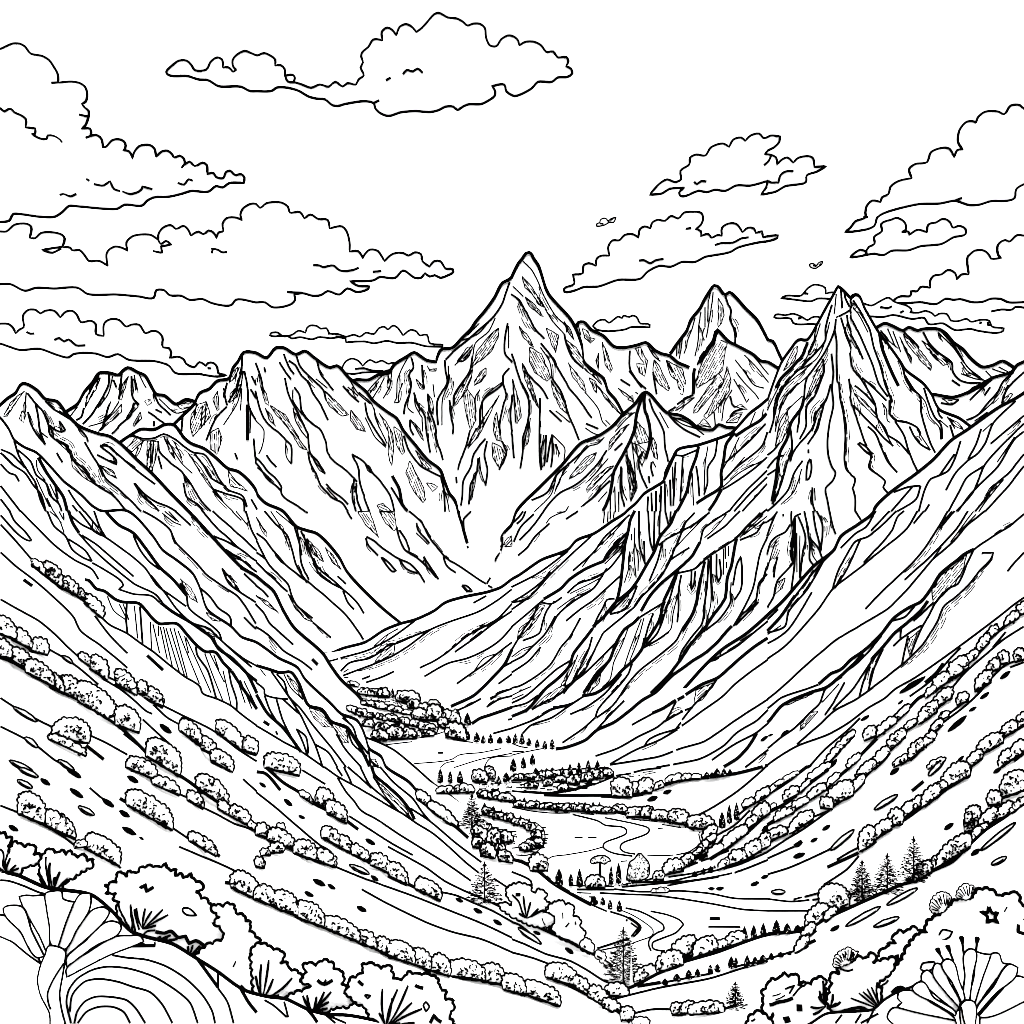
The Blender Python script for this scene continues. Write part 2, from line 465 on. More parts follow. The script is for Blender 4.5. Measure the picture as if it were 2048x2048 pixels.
# ------------------------------------------------------------------ rock ribs, gullies and hatching drawn on the land
STROKES = '''
A1
p 760,920 730,1010 680,1080 640,1160 680,1010; m 640,1150 620,1220 580,1245; t 750,910 650,1080; m 825,900 820,980 770,1080 700,1200 630,1275; t 850,910 820,1040 740,1150; m 855,940 880,1000
m 925,890 915,1000 900,1090; m 990,910 1000,1080 1050,1130; p 970,910 920,1090 905,1080 930,970; t 900,1100 790,1250 670,1290; p 840,1100 800,1220 780,1310 770,1300 820,1130; p 920,1120 920,1180 760,1320 740,1330 830,1220
m 1005,1110 980,1210 900,1290 840,1350; p 1020,1110 1040,1140 950,1230; p 1060,1180 1070,1230 1010,1290 1000,1280; t 1010,900 1030,1010; t 1050,900 1100,1000; p 1090,1100 1130,1080 1140,1110 1110,1130
m 1110,1180 1170,1220 1240,1270; m 1165,1160 1225,1190; m 1155,1250 1155,1290; m 1150,1040 1190,1110 1285,1210; t 1200,1080 1330,1190 1450,1150; p 1340,1130 1430,1100 1460,1140 1380,1160; t 520,1230 590,1140
p 1560,1100 1595,1210 1550,1260 1460,1370 1440,1300 1445,1200 1500,1120; t 1490,1110 1470,1230; t 1530,1130 1520,1300; t 1560,1100 1545,1280; p 1645,1020 1655,1160 1640,1170 1610,1080; m 1720,960 1700,1050 1720,1130; t 1690,1000 1700,1060
m 1835,740 1830,860 1800,980 1730,1110; m 1720,1140 1640,1220 1600,1300 1560,1400; p 1650,1300 1680,1380 1640,1500 1590,1460 1590,1340; p 1800,840 1780,920 1730,960 1760,880; m 1850,870 1870,1000 1880,1150 1930,1240; b 1865,1130 1865,1400; t 1890,1150 1890,1340
t 1840,870 1800,1100 1690,1280; t 1830,1000 1820,1170; m 1900,910 1930,980; m 1890,1010 1930,1080; m 1385,1210 1375,1330; m 1780,1490 1800,1540; m 1920,1380 1932,1560; p 1740,1040 1830,960 1790,1060 1740,1110
m 910,1420 1000,1360 1080,1385 1170,1380 1240,1350 1320,1390 1380,1440 1460,1490 1540,1505 1600,1590 1650,1690 1720,1770 1830,1820 1860,1900; p 960,1450 1030,1370 1080,1400 1000,1480; p 1085,1400 1050,1490 1020,1530 1040,1440; p 1115,1400 1110,1590 1145,1640 1180,1530 1200,1400
t 1140,1400 1140,1600; t 1160,1400 1150,1560; m 1200,1400 1210,1480 1280,1560 1380,1650 1400,1720; m 1200,1510 1225,1615; p 1240,1370 1280,1480 1330,1550 1290,1440; t 1260,1380 1370,1570 1455,1645; t 1310,1400 1370,1530
p 1420,1490 1520,1610 1610,1760 1700,1870 1580,1740 1510,1640; m 1470,1500 1530,1580 1590,1680 1710,1750; p 1720,1620 1780,1700 1870,1780 1740,1740; m 1600,1765 1700,1800 1830,1850 1840,1932; t 1600,1780 1760,1932; m 1380,1720 1410,1820 1500,1890 1530,1932; m 1380,1650 1440,1720 1500,1830 1590,1932; m 1890,1840 1932,1920
p 190,1020 130,1100 60,1210 30,1215 80,1110; t 200,1030 190,1200 200,1130; p 170,1170 200,1200 180,1260 150,1230; m 210,1040 270,1120 330,1190 370,1280 380,1350 430,1400 510,1450 540,1530 620,1600 740,1740 840,1800 960,1930; m 215,1180 240,1280 290,1370 345,1430
m 270,1120 290,1240 300,1330 345,1430; t 300,1330 365,1375; m 445,1250 490,1320 460,1335 370,1280; t 380,1290 410,1370; p 430,1400 510,1440 560,1560 650,1650 730,1740 640,1680 550,1600 530,1500; m 345,1100 420,1170 530,1240; m 570,1280 660,1380 665,1410
m 640,1410 700,1510 760,1600 800,1680 900,1770 1070,1930; m 430,1490 470,1565; m 755,1435 830,1445 890,1510; m 760,1440 880,1550 880,1580 735,1505; m 830,1450 1000,1600 1170,1730; p 750,1580 850,1620 885,1685 820,1650; m 1010,1720 1080,1820 1170,1900 1200,1932; m 1015,1720 1090,1800 1170,1860 1270,1900 1330,1930; t 1260,1890 1330,1932
m 100,1400 140,1520 220,1650 260,1710 300,1850 340,1932; m 130,1470 230,1560 270,1660 340,1720 370,1810 440,1880 460,1932; t 270,1540 280,1620 340,1700; b 280,1530 340,1640 410,1740 470,1830 500,1932; t 350,1720 400,1850; t 370,1720 440,1870; m 410,1740 430,1840; m 510,1770 560,1850 630,1930; m 540,1885 580,1932
m 0,1465 80,1500 140,1560 185,1605; m 0,1490 90,1580 190,1650 250,1740 300,1800 340,1932; t 20,1500 90,1570; m 0,1575 60,1640 110,1660 140,1710; m 0,1740 60,1820 150,1932; m 0,1840 70,1932; t 270,1680 300,1750 370,1900; t 350,1830 400,1932
B1
t 1155,760 1100,860 1070,940 1060,1080 1045,1110 1075,1110 1080,1040 1110,960; t 950,910 900,960 840,1030; t 970,920 930,1000 880,1080; t 930,950 860,1040; t 1030,870 1015,980 960,1080; p 1000,900 1020,960 1010,1010 990,990
m 1175,770 1190,850 1160,900 1175,960 1165,1040 1130,1130 1120,1200; t 1165,1040 1150,1150 1190,1190; m 1250,825 1255,920 1270,1010; p 1205,930 1255,980 1260,1015 1235,1000 1215,960; p 1290,830 1310,860 1370,850 1360,870 1310,870
m 1190,1035 1215,1120 1270,1200 1285,1340 1310,1490; t 1195,1050 1200,1130 1260,1230; p 1165,1235 1240,1310 1270,1400 1240,1360; m 1165,1240 1165,1310 1190,1360; t 1255,1230 1260,1330; m 1295,1045 1310,1170 1350,1290 1380,1440 1405,1545; p 1295,1040 1330,1100 1340,1200 1300,1150; t 1335,970 1345,1070
m 1425,790 1430,870 1440,960 1400,1040 1375,1100 1380,1280; t 1450,830 1450,960 1410,1070 1400,1280; m 1455,1090 1470,1200 1495,1290 1490,1350; t 1500,830 1540,790 1600,720 1640,670; p 1520,800 1600,690 1640,690 1610,750 1560,800
m 1920,200 1890,280 1860,370 1800,460 1690,560 1600,640 1500,720 1430,790; t 1760,500 1680,590 1560,640; t 1690,510 1600,600; t 1810,470 1760,570 1660,660 1640,760; p 1835,545 1830,620 1780,720 1700,790 1640,830 1670,720 1750,620 1800,570
m 1640,760 1620,870 1560,960 1500,1060 1495,1140; p 1640,830 1630,920 1590,1020 1510,1130 1500,1060 1570,950; p 1740,845 1740,900 1700,950 1650,980 1650,950 1690,880; t 1690,1010 1660,1060 1660,1180
p 1570,1020 1600,1010 1650,1080 1660,1240 1620,1320 1600,1240 1570,1100; m 1620,1320 1590,1440 1530,1590 1525,1620; m 1510,1670 1515,1720; t 1660,1300 1600,1440; m 1905,510 1885,620 1885,740 1925,810; t 1910,530 1910,700
m 1915,850 1870,910 1870,960 1720,1090 1690,1170 1690,1310; t 1870,950 1800,1000 1720,1080 1720,1290; m 1870,960 1890,1050 1870,1140 1845,1280 1850,1340; p 1840,1050 1790,1140 1750,1230 1700,1330 1600,1460 1650,1330 1750,1180; p 1820,1180 1835,1260 1860,1400 1820,1390 1795,1320 1800,1240
m 1860,1400 1885,1490 1840,1620; p 1785,1410 1850,1440 1880,1500 1840,1600 1790,1520; m 1750,1400 1730,1500 1750,1620 1735,1740; t 1690,1520 1700,1620 1730,1720; m 1680,1530 1670,1630 1620,1720 1605,1880; p 1640,1650 1670,1620 1650,1740 1620,1850; m 1740,1380 1640,1500 1620,1600 1570,1700 1560,1830 1550,1890; m 1925,1050 1915,1200 1930,1360
m 0,810 40,930 60,1040; p 40,990 80,1040 100,1130 70,1110; m 0,1020 30,1150 60,1230 130,1300 220,1390 260,1430 265,1570; t 225,1390 230,1520 265,1575; t 0,1240 60,1320 40,1460 20,1500; p 70,1150 120,1200 150,1290 100,1230; p 110,1130 220,1200 290,1320 390,1470 330,1440 240,1300 160,1210
m 65,845 75,885; m 180,805 220,880 265,940; m 210,745 250,850 290,900; m 245,795 300,830 350,910 390,950 440,1060 490,1130 545,1245; m 310,760 340,840 440,950 510,1020 530,1090; m 455,780 490,900 540,960 590,1020; t 450,930 540,1000; m 480,745 535,810; t 460,780 530,800
p 520,1020 600,1090 700,1200 650,1210 560,1140 530,1090; p 715,1165 790,1250 825,1330 760,1310 710,1240; m 655,985 720,1060 780,1110; t 690,990 770,1060; t 700,930 770,1040 860,1120; t 775,1030 870,1120 930,1300; m 820,1110 840,1220 890,1300 980,1440; t 890,1150 900,1220 990,1420
p 930,1190 980,1250 1030,1340 1040,1450 1025,1590 1000,1500 1000,1330; p 1040,1290 1090,1330 1120,1480 1100,1500 1060,1430; t 820,1220 900,1370 980,1450; m 215,925 240,1040 290,1140 340,1230 390,1340 410,1500 470,1560 520,1650; m 290,995 330,1050 350,1180 420,1270 490,1320 525,1400 540,1490 650,1600 740,1680 760,1710
t 280,1010 280,1090 350,1200; t 280,1150 300,1250 390,1380; t 340,1150 390,1230 440,1280; m 390,1480 410,1580 460,1660 490,1740 570,1820 650,1870 700,1932; p 410,1510 450,1560 520,1650 480,1620; m 525,1725 600,1790 700,1880; t 530,1750 620,1840; m 740,1690 730,1830 750,1932; m 755,1720 760,1850 795,1932
m 725,1500 800,1550 880,1640 1000,1790 1040,1932; m 730,1510 770,1600 780,1720 820,1830 860,1932; p 820,1570 860,1590 890,1650 840,1620; b 1020,1665 1070,1760 1100,1880 1140,1930; m 1015,1750 1070,1840 1100,1890; p 1160,1550 1210,1650 1265,1750 1280,1840 1260,1865 1190,1780 1130,1640; p 1285,1715 1340,1725 1370,1745 1330,1780
m 1110,1360 1150,1470 1240,1590 1310,1630 1390,1670; p 1200,1470 1330,1610 1270,1610; m 1390,1670 1410,1770 1420,1930; t 1400,1700 1440,1850 1455,1932; p 910,1885 960,1870 1030,1932 940,1930; m 85,1505 150,1600; m 0,1520 60,1590 150,1690 190,1750 195,1800 240,1850 320,1890 370,1932; m 0,1560 70,1660 190,1780; t 10,1600 120,1700
C1
m 1610,300 1640,390 1650,420 1640,480 1665,540 1680,600 1680,670; p 1555,320 1590,380 1600,450 1580,510 1555,540; t 1520,275 1510,370 1500,440 1480,560 1470,620; t 1500,280 1490,330; t 1385,470 1360,560 1330,640 1320,690 1300,740; t 1430,425 1410,540 1405,640 1380,760; t 1460,385 1460,540; t 1455,545 1440,600 1455,640; t 1485,330 1480,500; t 1290,620 1280,700 1265,780; t 1250,660 1245,760; t 1275,630 1260,740
b 1550,560 1530,640 1440,760 1385,870 1380,990 1375,1050; m 1375,1050 1300,1090 1180,1180; p 1620,660 1600,760 1590,860 1510,930 1400,1000 1390,940 1440,800 1540,640 1580,640; p 1560,890 1600,950 1500,1060 1400,1180 1370,1190 1375,1150 1470,1010; p 1650,940 1640,1010 1560,1140 1470,1230 1450,1210 1500,1130 1590,960 1620,830
t 1690,880 1760,970 1830,1040 1860,1085; t 1670,930 1720,1010 1770,1110 1790,1080; t 1680,785 1740,860 1830,980 1900,1000; t 1750,750 1830,830 1932,960; t 1820,760 1932,900; t 1750,870 1810,960; t 1380,1070 1320,1120 1220,1180; m 1640,1060 1660,1120 1690,1150; p 1690,1140 1730,1120 1780,1165 1750,1160
m 1640,1220 1680,1180 1740,1160; t 1660,1010 1600,1110 1580,1250; t 1530,1180 1540,1280; p 1400,1280 1450,1230 1510,1300; p 1610,1260 1680,1190 1740,1180 1700,1260
t 500,520 520,600; p 530,550 570,570 590,620 630,630 590,660 545,620; p 680,650 710,720 755,850 740,880 700,820 690,740; p 650,735 650,870 630,790; m 890,720 890,860 940,940 1010,1010; t 880,870 980,1000; p 930,700 970,690 1020,790 1000,910 960,880 940,810 1000,820
p 1070,785 1110,830 1190,1000 1180,1020 1120,980 1060,900; m 1060,880 1080,970 1095,1050; t 1020,680 1070,760 1120,800; p 1160,790 1280,850 1310,950 1290,1050 1270,1040 1240,940 1200,910; m 820,935 890,985; t 800,1000 870,1050 920,1100; p 870,1085 910,1050 920,1110; t 1170,800 1215,880; t 930,1030 980,1060
t 75,30 140,100 190,190 230,290 290,400 330,460 400,530 410,580; p 80,155 120,200 180,290 245,390 200,370 150,290 100,240; p 100,310 170,370 235,460 210,450 130,380; t 10,230 90,310; m 0,290 60,340 110,430 160,540 240,630; m 390,590 400,650 450,770 530,850; t 245,400 300,490 390,590; p 390,495 440,560 470,640 430,590
p 400,630 480,690 540,800 650,930 680,980 600,900 470,800 430,730; p 55,530 110,590 165,690 130,670 80,600; p 255,545 350,600 330,735 300,680; p 130,690 220,740 290,920 260,945 170,880 130,800; m 210,660 290,760 340,850 430,1000 500,1090 600,1230; t 210,690 280,800 300,930; p 290,940 340,1020 400,1090 420,1200 360,1150 310,1040
m 300,930 360,1020 410,1150 450,1260 500,1395; m 0,740 30,830 80,980 130,1110 120,1260 80,1380 80,1480 60,1610; p 130,1250 140,1330 120,1420 95,1440 110,1340; p 80,810 110,870 160,1000 200,1150 150,1060 100,940; m 90,870 180,960 230,1020 265,1085; m 205,1075 205,1560 215,1620; t 5,950 20,1080 30,1260; p 5,930 60,1100 70,1220 40,1270 20,1140
m 5,1350 20,1530; m 250,1350 245,1500 235,1590; t 235,1350 215,1500 225,1600; m 300,1350 280,1430 260,1560; m 300,1360 300,1500 290,1600; t 300,1350 370,1420 400,1450 395,1540; t 320,1420 360,1500; p 420,805 470,870 540,960 560,1030 520,1000 460,920; t 545,1030 600,1090 650,1160 680,1250 710,1290; p 580,920 630,950 640,1040 620,1020
p 640,980 720,1070 830,1210 770,1150 700,1080; t 715,1080 760,1150; m 275,1165 370,1255; t 325,1170 440,1260; m 555,1270 650,1310; t 550,1300 610,1340 670,1360; t 700,1240 740,1280
b 1000,1040 1000,1150 1030,1290 1035,1400 1000,1540; b 990,1060 950,1200 930,1320 850,1500 770,1650 740,1800 690,1930; p 950,1250 1000,1310 1030,1400 960,1420 930,1350; p 905,1410 960,1430 1010,1480 980,1600 960,1530; m 985,1480 960,1570 980,1680 1020,1760; t 870,1450 880,1600 920,1760 900,1850; t 930,1400 960,1550; t 905,1400 930,1600 940,1780
p 860,1500 920,1640 940,1770 900,1860 880,1700; m 830,1590 825,1760 850,1900; t 835,1600 840,1780 870,1850; m 1030,1080 1060,1170 1100,1240 1140,1330 1150,1450 1180,1560; t 1110,1180 1180,1305; m 1170,1190 1230,1260 1290,1310 1420,1375; t 1190,1215 1320,1260 1450,1355; t 1180,1200 1280,1270 1400,1310; p 1060,1370 1090,1430 1100,1540 1070,1520 1050,1460
m 1050,1560 1050,1610 1065,1670; t 1060,1550 1085,1600; m 1030,1665 1040,1720; t 700,1370 650,1420 580,1440 470,1570; m 580,1440 460,1550 340,1660 270,1790 150,1850; p 640,1485 620,1540 520,1640 430,1690 490,1600 560,1520; t 930,1180 860,1240 780,1330; p 890,1270 800,1380 730,1470 740,1400 820,1310
m 720,1470 650,1570 560,1670 470,1740 370,1790 280,1880 240,1930; t 730,1530 660,1610 580,1700; p 770,1585 650,1700 570,1790 565,1760 620,1680 720,1600; m 840,1415 775,1475; t 760,1640 680,1730 600,1830 520,1900; m 740,1700 640,1800 540,1890; p 430,1560 390,1640 320,1800 360,1690 400,1610; t 340,1660 300,1800 170,1930; t 720,1780 650,1860; t 430,1890 400,1930 360,1930
t 745,1760 740,1930; t 780,1740 785,1930; t 810,1780 810,1930
b 1250,1480 1200,1590 1160,1690; m 1240,1510 1290,1515 1330,1500 1400,1470; b 1410,1450 1390,1530 1350,1640 1320,1790 1250,1930; m 1550,1400 1530,1520 1480,1600 1475,1720 1450,1810; t 1480,1440 1460,1560 1450,1780; m 1390,1590 1405,1690 1415,1820; t 1360,1640 1370,1890; m 1290,1530 1280,1700 1270,1860; m 1200,1690 1205,1890; m 1240,1560 1225,1890; t 1215,1590 1220,1760
m 1160,1700 1165,1930; m 1130,1740 1125,1930; m 1090,1780 1090,1930; m 1055,1790 1060,1930; m 1030,1820 1025,1930; b 1690,1340 1620,1430 1600,1550 1580,1650 1580,1750 1480,1820 1390,1880; b 1932,1190 1880,1250 1780,1310 1690,1370; t 1840,1180 1800,1280; t 1900,1160 1890,1220; m 1920,1270 1800,1400 1690,1500 1610,1570; t 1720,1370 1640,1530 1570,1650
m 1925,1330 1890,1440 1700,1600 1600,1700; t 1760,1520 1680,1610; t 1890,1550 1720,1640 1590,1750; m 1930,1520 1820,1620 1660,1730 1590,1770; b 1585,1770 1540,1850 1480,1930; m 1932,1620 1780,1770 1640,1930; m 1932,1670 1800,1800 1680,1930; m 1930,1720 1740,1930
D1
m 660,300 630,340 640,380 520,470; m 520,480 510,560 480,640 430,740 390,800 340,870 290,940 270,1080; b 300,660 250,770 190,850 110,930 70,1000; m 570,280 580,330 610,390; m 545,260 555,400; t 520,290 505,440; m 510,560 525,650 525,780 530,950 540,1080 565,1200 580,1350 575,1550 590,1620 655,1690 640,1760 655,1830 655,1932
m 485,740 500,890 490,1000 500,1130 470,1270 455,1400 460,1500 490,1600 515,1640 495,1700 440,1760 455,1850 470,1932; m 480,970 440,1100 370,1190 350,1290 240,1420 190,1500 170,1560; m 430,1110 400,1230 380,1310 300,1430; m 545,470 590,620 620,700 650,870 700,940 760,1040 800,1120 820,1230 880,1310 900,1370
m 590,450 600,530 650,640 710,785; t 600,500 650,640 690,750; m 610,410 660,540 720,680 780,820 830,970 900,1070; m 645,340 720,480 760,560 790,690 840,830 880,980 920,1090 910,1190 950,1240 1050,1265 1120,1300 1150,1350; t 645,390 700,480 750,580; b 830,580 850,700 900,830 940,920 975,990; t 830,600 870,740 920,850
m 840,590 920,690 970,770 1010,850 1030,930 1080,1010 1140,1060 1150,1180 1180,1300 1220,1420 1255,1490; t 1030,900 1100,1010 1180,1100 1220,1220 1290,1300 1300,1390; m 1170,1000 1200,1100 1250,1220 1300,1280 1310,1390; m 605,930 620,1030 640,1130 680,1280 720,1400 740,1440; m 640,1130 720,1220 800,1300 870,1380 940,1440; t 820,1230 860,1290 900,1370 940,1440
m 700,920 790,1000 890,1100; p 650,1040 720,1090 800,1180 830,1240 760,1170 690,1110; m 655,985 740,1060 800,1130; m 910,1090 910,1200; t 855,1110 890,1160 900,1250 920,1260; m 950,1250 1020,1360 1050,1460 1090,1560 1130,1640; m 1060,1290 1100,1370 1150,1430 1220,1470; t 1120,1310 1170,1390 1220,1465
m 900,1360 980,1410 1060,1500; m 745,1290 800,1340 850,1450 900,1560 970,1640; m 670,1420 740,1490 770,1510 755,1600 830,1660 880,1710 865,1750 905,1800; m 680,1410 740,1450 780,1505; m 325,1535 335,1600 310,1690 285,1700 295,1580 325,1535; m 305,1465 310,1495; m 340,1750 340,1860 360,1932; t 355,1755 360,1850
m 490,370 460,470 440,560 440,640 370,730 270,830 180,920 100,1020 60,1120 50,1240 20,1340; t 470,500 420,690 370,780 250,860; t 400,510 340,690 250,840; p 370,540 350,640 300,740 340,680; t 340,810 220,910 130,990 80,1090 60,1200; t 300,910 170,1030 110,1130 70,1270 60,1330; t 230,960 120,1080 90,1180; t 260,1060 160,1160 100,1250 60,1440
p 420,780 420,880 380,970 310,1060 280,1090 340,950 380,850; m 420,780 430,870 400,960 360,1060 290,1150 285,1290 240,1390; b 270,1080 250,1160 180,1270 150,1390 100,1490 70,1700 40,1860; m 170,1280 185,1470 150,1560 130,1640 100,1740 40,1880; m 240,1180 225,1340; p 150,1170 160,1290 110,1400 60,1440 80,1330 130,1250; m 260,1550 200,1650 150,1780 60,1880 0,1932
t 255,1610 200,1780 100,1880; m 0,1510 50,1470 90,1420; m 0,1610 80,1520 130,1510; m 0,1660 90,1600; p 90,1610 110,1700 60,1850 30,1870 60,1720; p 120,870 160,780 200,700 230,680 210,780 160,840; t 0,1170 40,1080 90,980
p 850,560 900,640 980,700 930,660; t 900,550 960,690; t 940,570 1000,730; p 990,610 1080,770 1080,820 1040,720; p 1020,590 1130,690 1230,820 1230,870 1160,800 1060,680; m 1020,570 1140,700; p 1160,640 1270,720 1370,810 1320,830 1200,700; m 1170,580 1220,670 1290,740 1380,810 1390,880 1440,940 1520,965 1600,960; t 1280,580 1400,700 1470,800 1540,880 1640,950; t 1310,580 1430,720 1500,840 1600,920
p 1280,580 1320,650 1290,620; t 1450,800 1500,870 1600,930; t 1450,890 1560,930 1620,940; m 1380,940 1445,985; t 1640,870 1690,920; t 1690,855 1760,880 1800,890; t 1740,840 1830,890; m 1690,940 1600,1020 1525,1095; t 1680,950 1560,1020 1500,1050; m 1680,995 1635,1060; p 1310,1080 1440,1085 1380,1125; m 1300,1115 1390,1125 1440,1090; m 1860,880 1770,960 1740,1020 1650,1130 1580,1210 1500,1245; t 1740,1020 1700,1100 1620,1180 1530,1240; m 1932,880 1800,1020 1760,1140
p 1850,1045 1780,1130 1770,1090 1830,1040; t 1660,1180 1560,1250; p 1350,1220 1430,1260 1480,1320 1400,1280; t 1290,1240 1360,1300; m 1370,1280 1400,1380; m 1270,1160 1290,1210 1315,1235; t 1350,1215 1410,1310
m 1932,1210 1850,1280 1680,1425; m 1932,1270 1830,1370 1640,1580 1540,1800 1420,1932; m 1932,1330 1860,1390 1740,1590 1540,1790 1430,1932; t 1860,1370 1730,1560; m 1630,1590 1500,1680 1440,1790 1365,1932; m 1870,1100 1700,1270 1640,1420 1580,1500 1510,1550 1420,1640 1345,1775; m 1610,1310 1570,1430 1510,1540; t 1690,1265 1620,1330
m 1455,1400 1410,1540 1360,1630 1290,1665 1230,1690 1190,1760 1140,1932; m 1410,1500 1300,1660; m 1155,1740 1060,1750 950,1790; m 1155,1740 1120,1840 975,1932; m 1090,1750 930,1932; m 1932,1500 1820,1640 1700,1750 1650,1830 1560,1932; t 1780,1690 1650,1850 1590,1932; m 1932,1590 1790,1770 1640,1932; p 1770,1690 1690,1740 1630,1830 1690,1800; m 1220,1880 1185,1932
A2
m 0,30 150,190 220,225 235,220 190,160 100,70 65,0; m 150,0 260,110 410,260 560,370 690,440 740,515; m 0,100 100,210 240,370; m 350,0 400,110 490,190 540,290 620,350 690,380; t 370,0 440,60 480,160; t 400,0 460,90; t 440,0 480,70 475,10; b 510,0 540,90 590,170; m 590,170 690,280 900,460 1010,550 1170,630 1240,720; m 610,180 720,250 900,400 1005,495
m 510,210 640,300 690,380; m 690,390 800,450 910,525 930,560 895,590 1000,625 1140,640 1200,690; b 1200,690 1290,760 1440,850 1590,960 1620,1010 1740,1120 1860,1230 1932,1380; b 1600,960 1640,1040 1740,1110 1850,1220 1932,1290; m 525,30 610,100 690,140 800,200 900,270 1090,430 1180,560 1290,640 1400,720; p 690,60 780,190 700,150; m 590,0 700,140; m 630,0 740,130; m 705,0 750,120 800,200
m 1000,180 1050,290 1120,380 1200,440; m 1130,480 1250,630 1330,740 1440,840 1560,880 1680,990 1830,1110 1932,1170; p 1460,850 1580,880 1670,970 1560,920; m 1690,1000 1790,1090 1900,1180; b 790,0 900,110 1000,170 1080,270 1200,430 1300,520 1400,640; m 1080,0 1200,70 1280,140 1330,240 1450,360 1560,480 1700,580 1800,650 1860,730 1932,850; m 1840,800 1932,890; p 1355,505 1440,580 1490,690 1430,650
m 1355,540 1400,620 1420,730 1560,840 1650,920 1670,980; m 1510,580 1570,630 1650,730 1735,800 1745,880; p 1550,760 1600,820 1690,830 1640,790; p 1680,430 1760,520 1810,600 1740,560; m 1675,430 1730,550 1810,610 1932,690; t 1220,10 1310,80 1370,105; t 1270,0 1350,80; m 1320,0 1440,110; t 1240,0 1330,70
b 630,520 660,525 720,590 790,610 870,670 920,690 1040,700 1090,750 1140,810 1190,850 1330,855 1400,930 1470,1010 1540,1060 1620,1070 1680,1150 1740,1210; t 810,640 860,750 950,820; m 955,700 950,830 960,920; t 1010,710 1035,960; m 1050,720 1070,1000; t 900,700 950,800; t 930,700 970,820; t 1130,830 1140,1050; t 1150,850 1200,1070; t 1190,860 1190,940; t 1205,870 1260,1120; t 1230,870 1300,1180; t 1250,880 1350,1210
t 1280,880 1390,1240; t 1310,880 1410,1250; t 1340,900 1500,1300; t 1390,940 1420,1070; t 1400,950 1590,1370; m 1470,1020 1480,1080 1560,1200 1630,1420; t 1540,1070 1600,1230 1680,1430; t 1580,1070 1690,1290; t 1610,1080 1650,1200; m 1720,1190 1740,1300 1780,1430 1780,1500; t 1680,1200 1740,1460; t 1780,1250 1850,1450; t 1810,1270 1900,1490; t 1840,1280 1930,1480; b 1740,1210 1790,1290 1870,1400 1932,1500
m 760,800 830,860 950,920 1060,1000 1150,1060 1260,1150 1390,1250 1500,1320 1520,1370 1640,1420 1740,1470 1800,1520 1932,1620; m 710,790 830,940 960,1075; m 0,310 120,420 240,510 400,650 550,800 600,900 750,1010 900,1130 960,1185; b 170,520 240,570; b 1100,1090 1225,1205; m 0,665 130,740 290,830 410,930 500,1020 600,1110
m 340,1030 450,1090 560,1160 740,1310; m 780,1270 900,1340 1010,1430 1100,1510 1145,1530; m 800,1245 890,1290; m 1210,1460 1390,1550 1540,1620 1640,1680 1780,1790 1932,1890; m 1150,1460 1260,1560 1350,1610; m 1070,1570 1200,1690 1290,1770; m 0,1410 90,1470 270,1570 430,1650; m 670,1690 800,1750 960,1840; m 0,1625 130,1690 270,1770 410,1880 490,1920; m 930,1680 1040,1770 1110,1830; b 640,1770 780,1880; b 385,1700 450,1745 620,1830
m 1430,0 1590,180 1700,310; m 1590,180 1690,220 1800,280 1932,380; m 1530,0 1600,90 1750,230 1800,280; m 1700,290 1810,360 1932,460; m 1810,430 1932,490; m 1840,470 1932,560; m 1600,0 1750,130 1932,300; t 1750,0 1820,70; t 1780,0 1870,110; m 1850,0 1890,130 1932,220; p 1700,290 1760,350 1820,370; b -60,1090 60,1130 205,1210 400,1320 480,1360 620,1440 800,1560 930,1660 1100,1830; b 0,910 100,970 235,1050
B2
p 765,0 830,100 930,200 910,150 860,0; p 930,0 980,90 1040,145 1060,120 1040,0; m 1060,120 1080,200 1120,290 1200,340 1300,430 1380,515; m 1080,140 1130,220 1160,300; m 1260,340 1310,410 1375,510; m 1150,0 1240,70 1290,170 1350,250 1420,340 1540,420 1700,530 1790,580; m 1215,85 1225,140 1310,245; t 1210,160 1295,250; m 1410,340 1440,410 1505,465; b 1530,0 1550,120 1600,300; m 1620,0 1570,60 1570,130; m 1775,500 1745,550
m 835,190 900,230 970,290 1080,360 1170,400 1230,470 1275,540; m 830,200 850,260 925,335; m 945,345 980,370 1060,450 1030,455 970,390 945,345; m 1080,365 1130,430 1220,470; m 1550,560 1580,560 1630,605 1590,605 1550,560; m 1080,730 1165,805; m 690,0 725,60; m 370,5 390,10; m 1860,270 1850,190 1932,100; t 1932,210 1880,270; p 1860,270 1900,200 1930,180 1925,260; m 1870,170 1860,280 1810,360 1805,400
m 0,165 70,220 140,310 240,420 400,540 520,640 690,800 780,920 825,985; m 60,0 150,100 230,180 270,290 300,400 390,540; t 110,0 170,90 250,270; t 150,0 280,110; m 285,110 330,250 345,390 400,520; t 310,120 350,330; m 340,150 390,250 430,370 480,480 560,540 650,590 760,690 815,775; m 360,170 400,300 450,400 490,450 600,540 660,600; m 650,600 690,690 740,745; p 385,200 470,290 515,385 430,320; p 520,270 580,330 640,440 570,380
m 610,490 675,550; m 0,220 60,340 120,430 240,550 270,640 310,710 430,810; p 240,620 320,720 440,840 370,810 290,720; m 430,840 490,890 600,980 655,1025; m 0,310 70,360; m 0,385 100,480 240,610; p 0,40 80,160 80,190 40,140; p 125,290 210,400 150,340; p 320,400 380,540 360,500; m 0,560 50,600 95,650; p 0,630 90,680 170,770 70,700
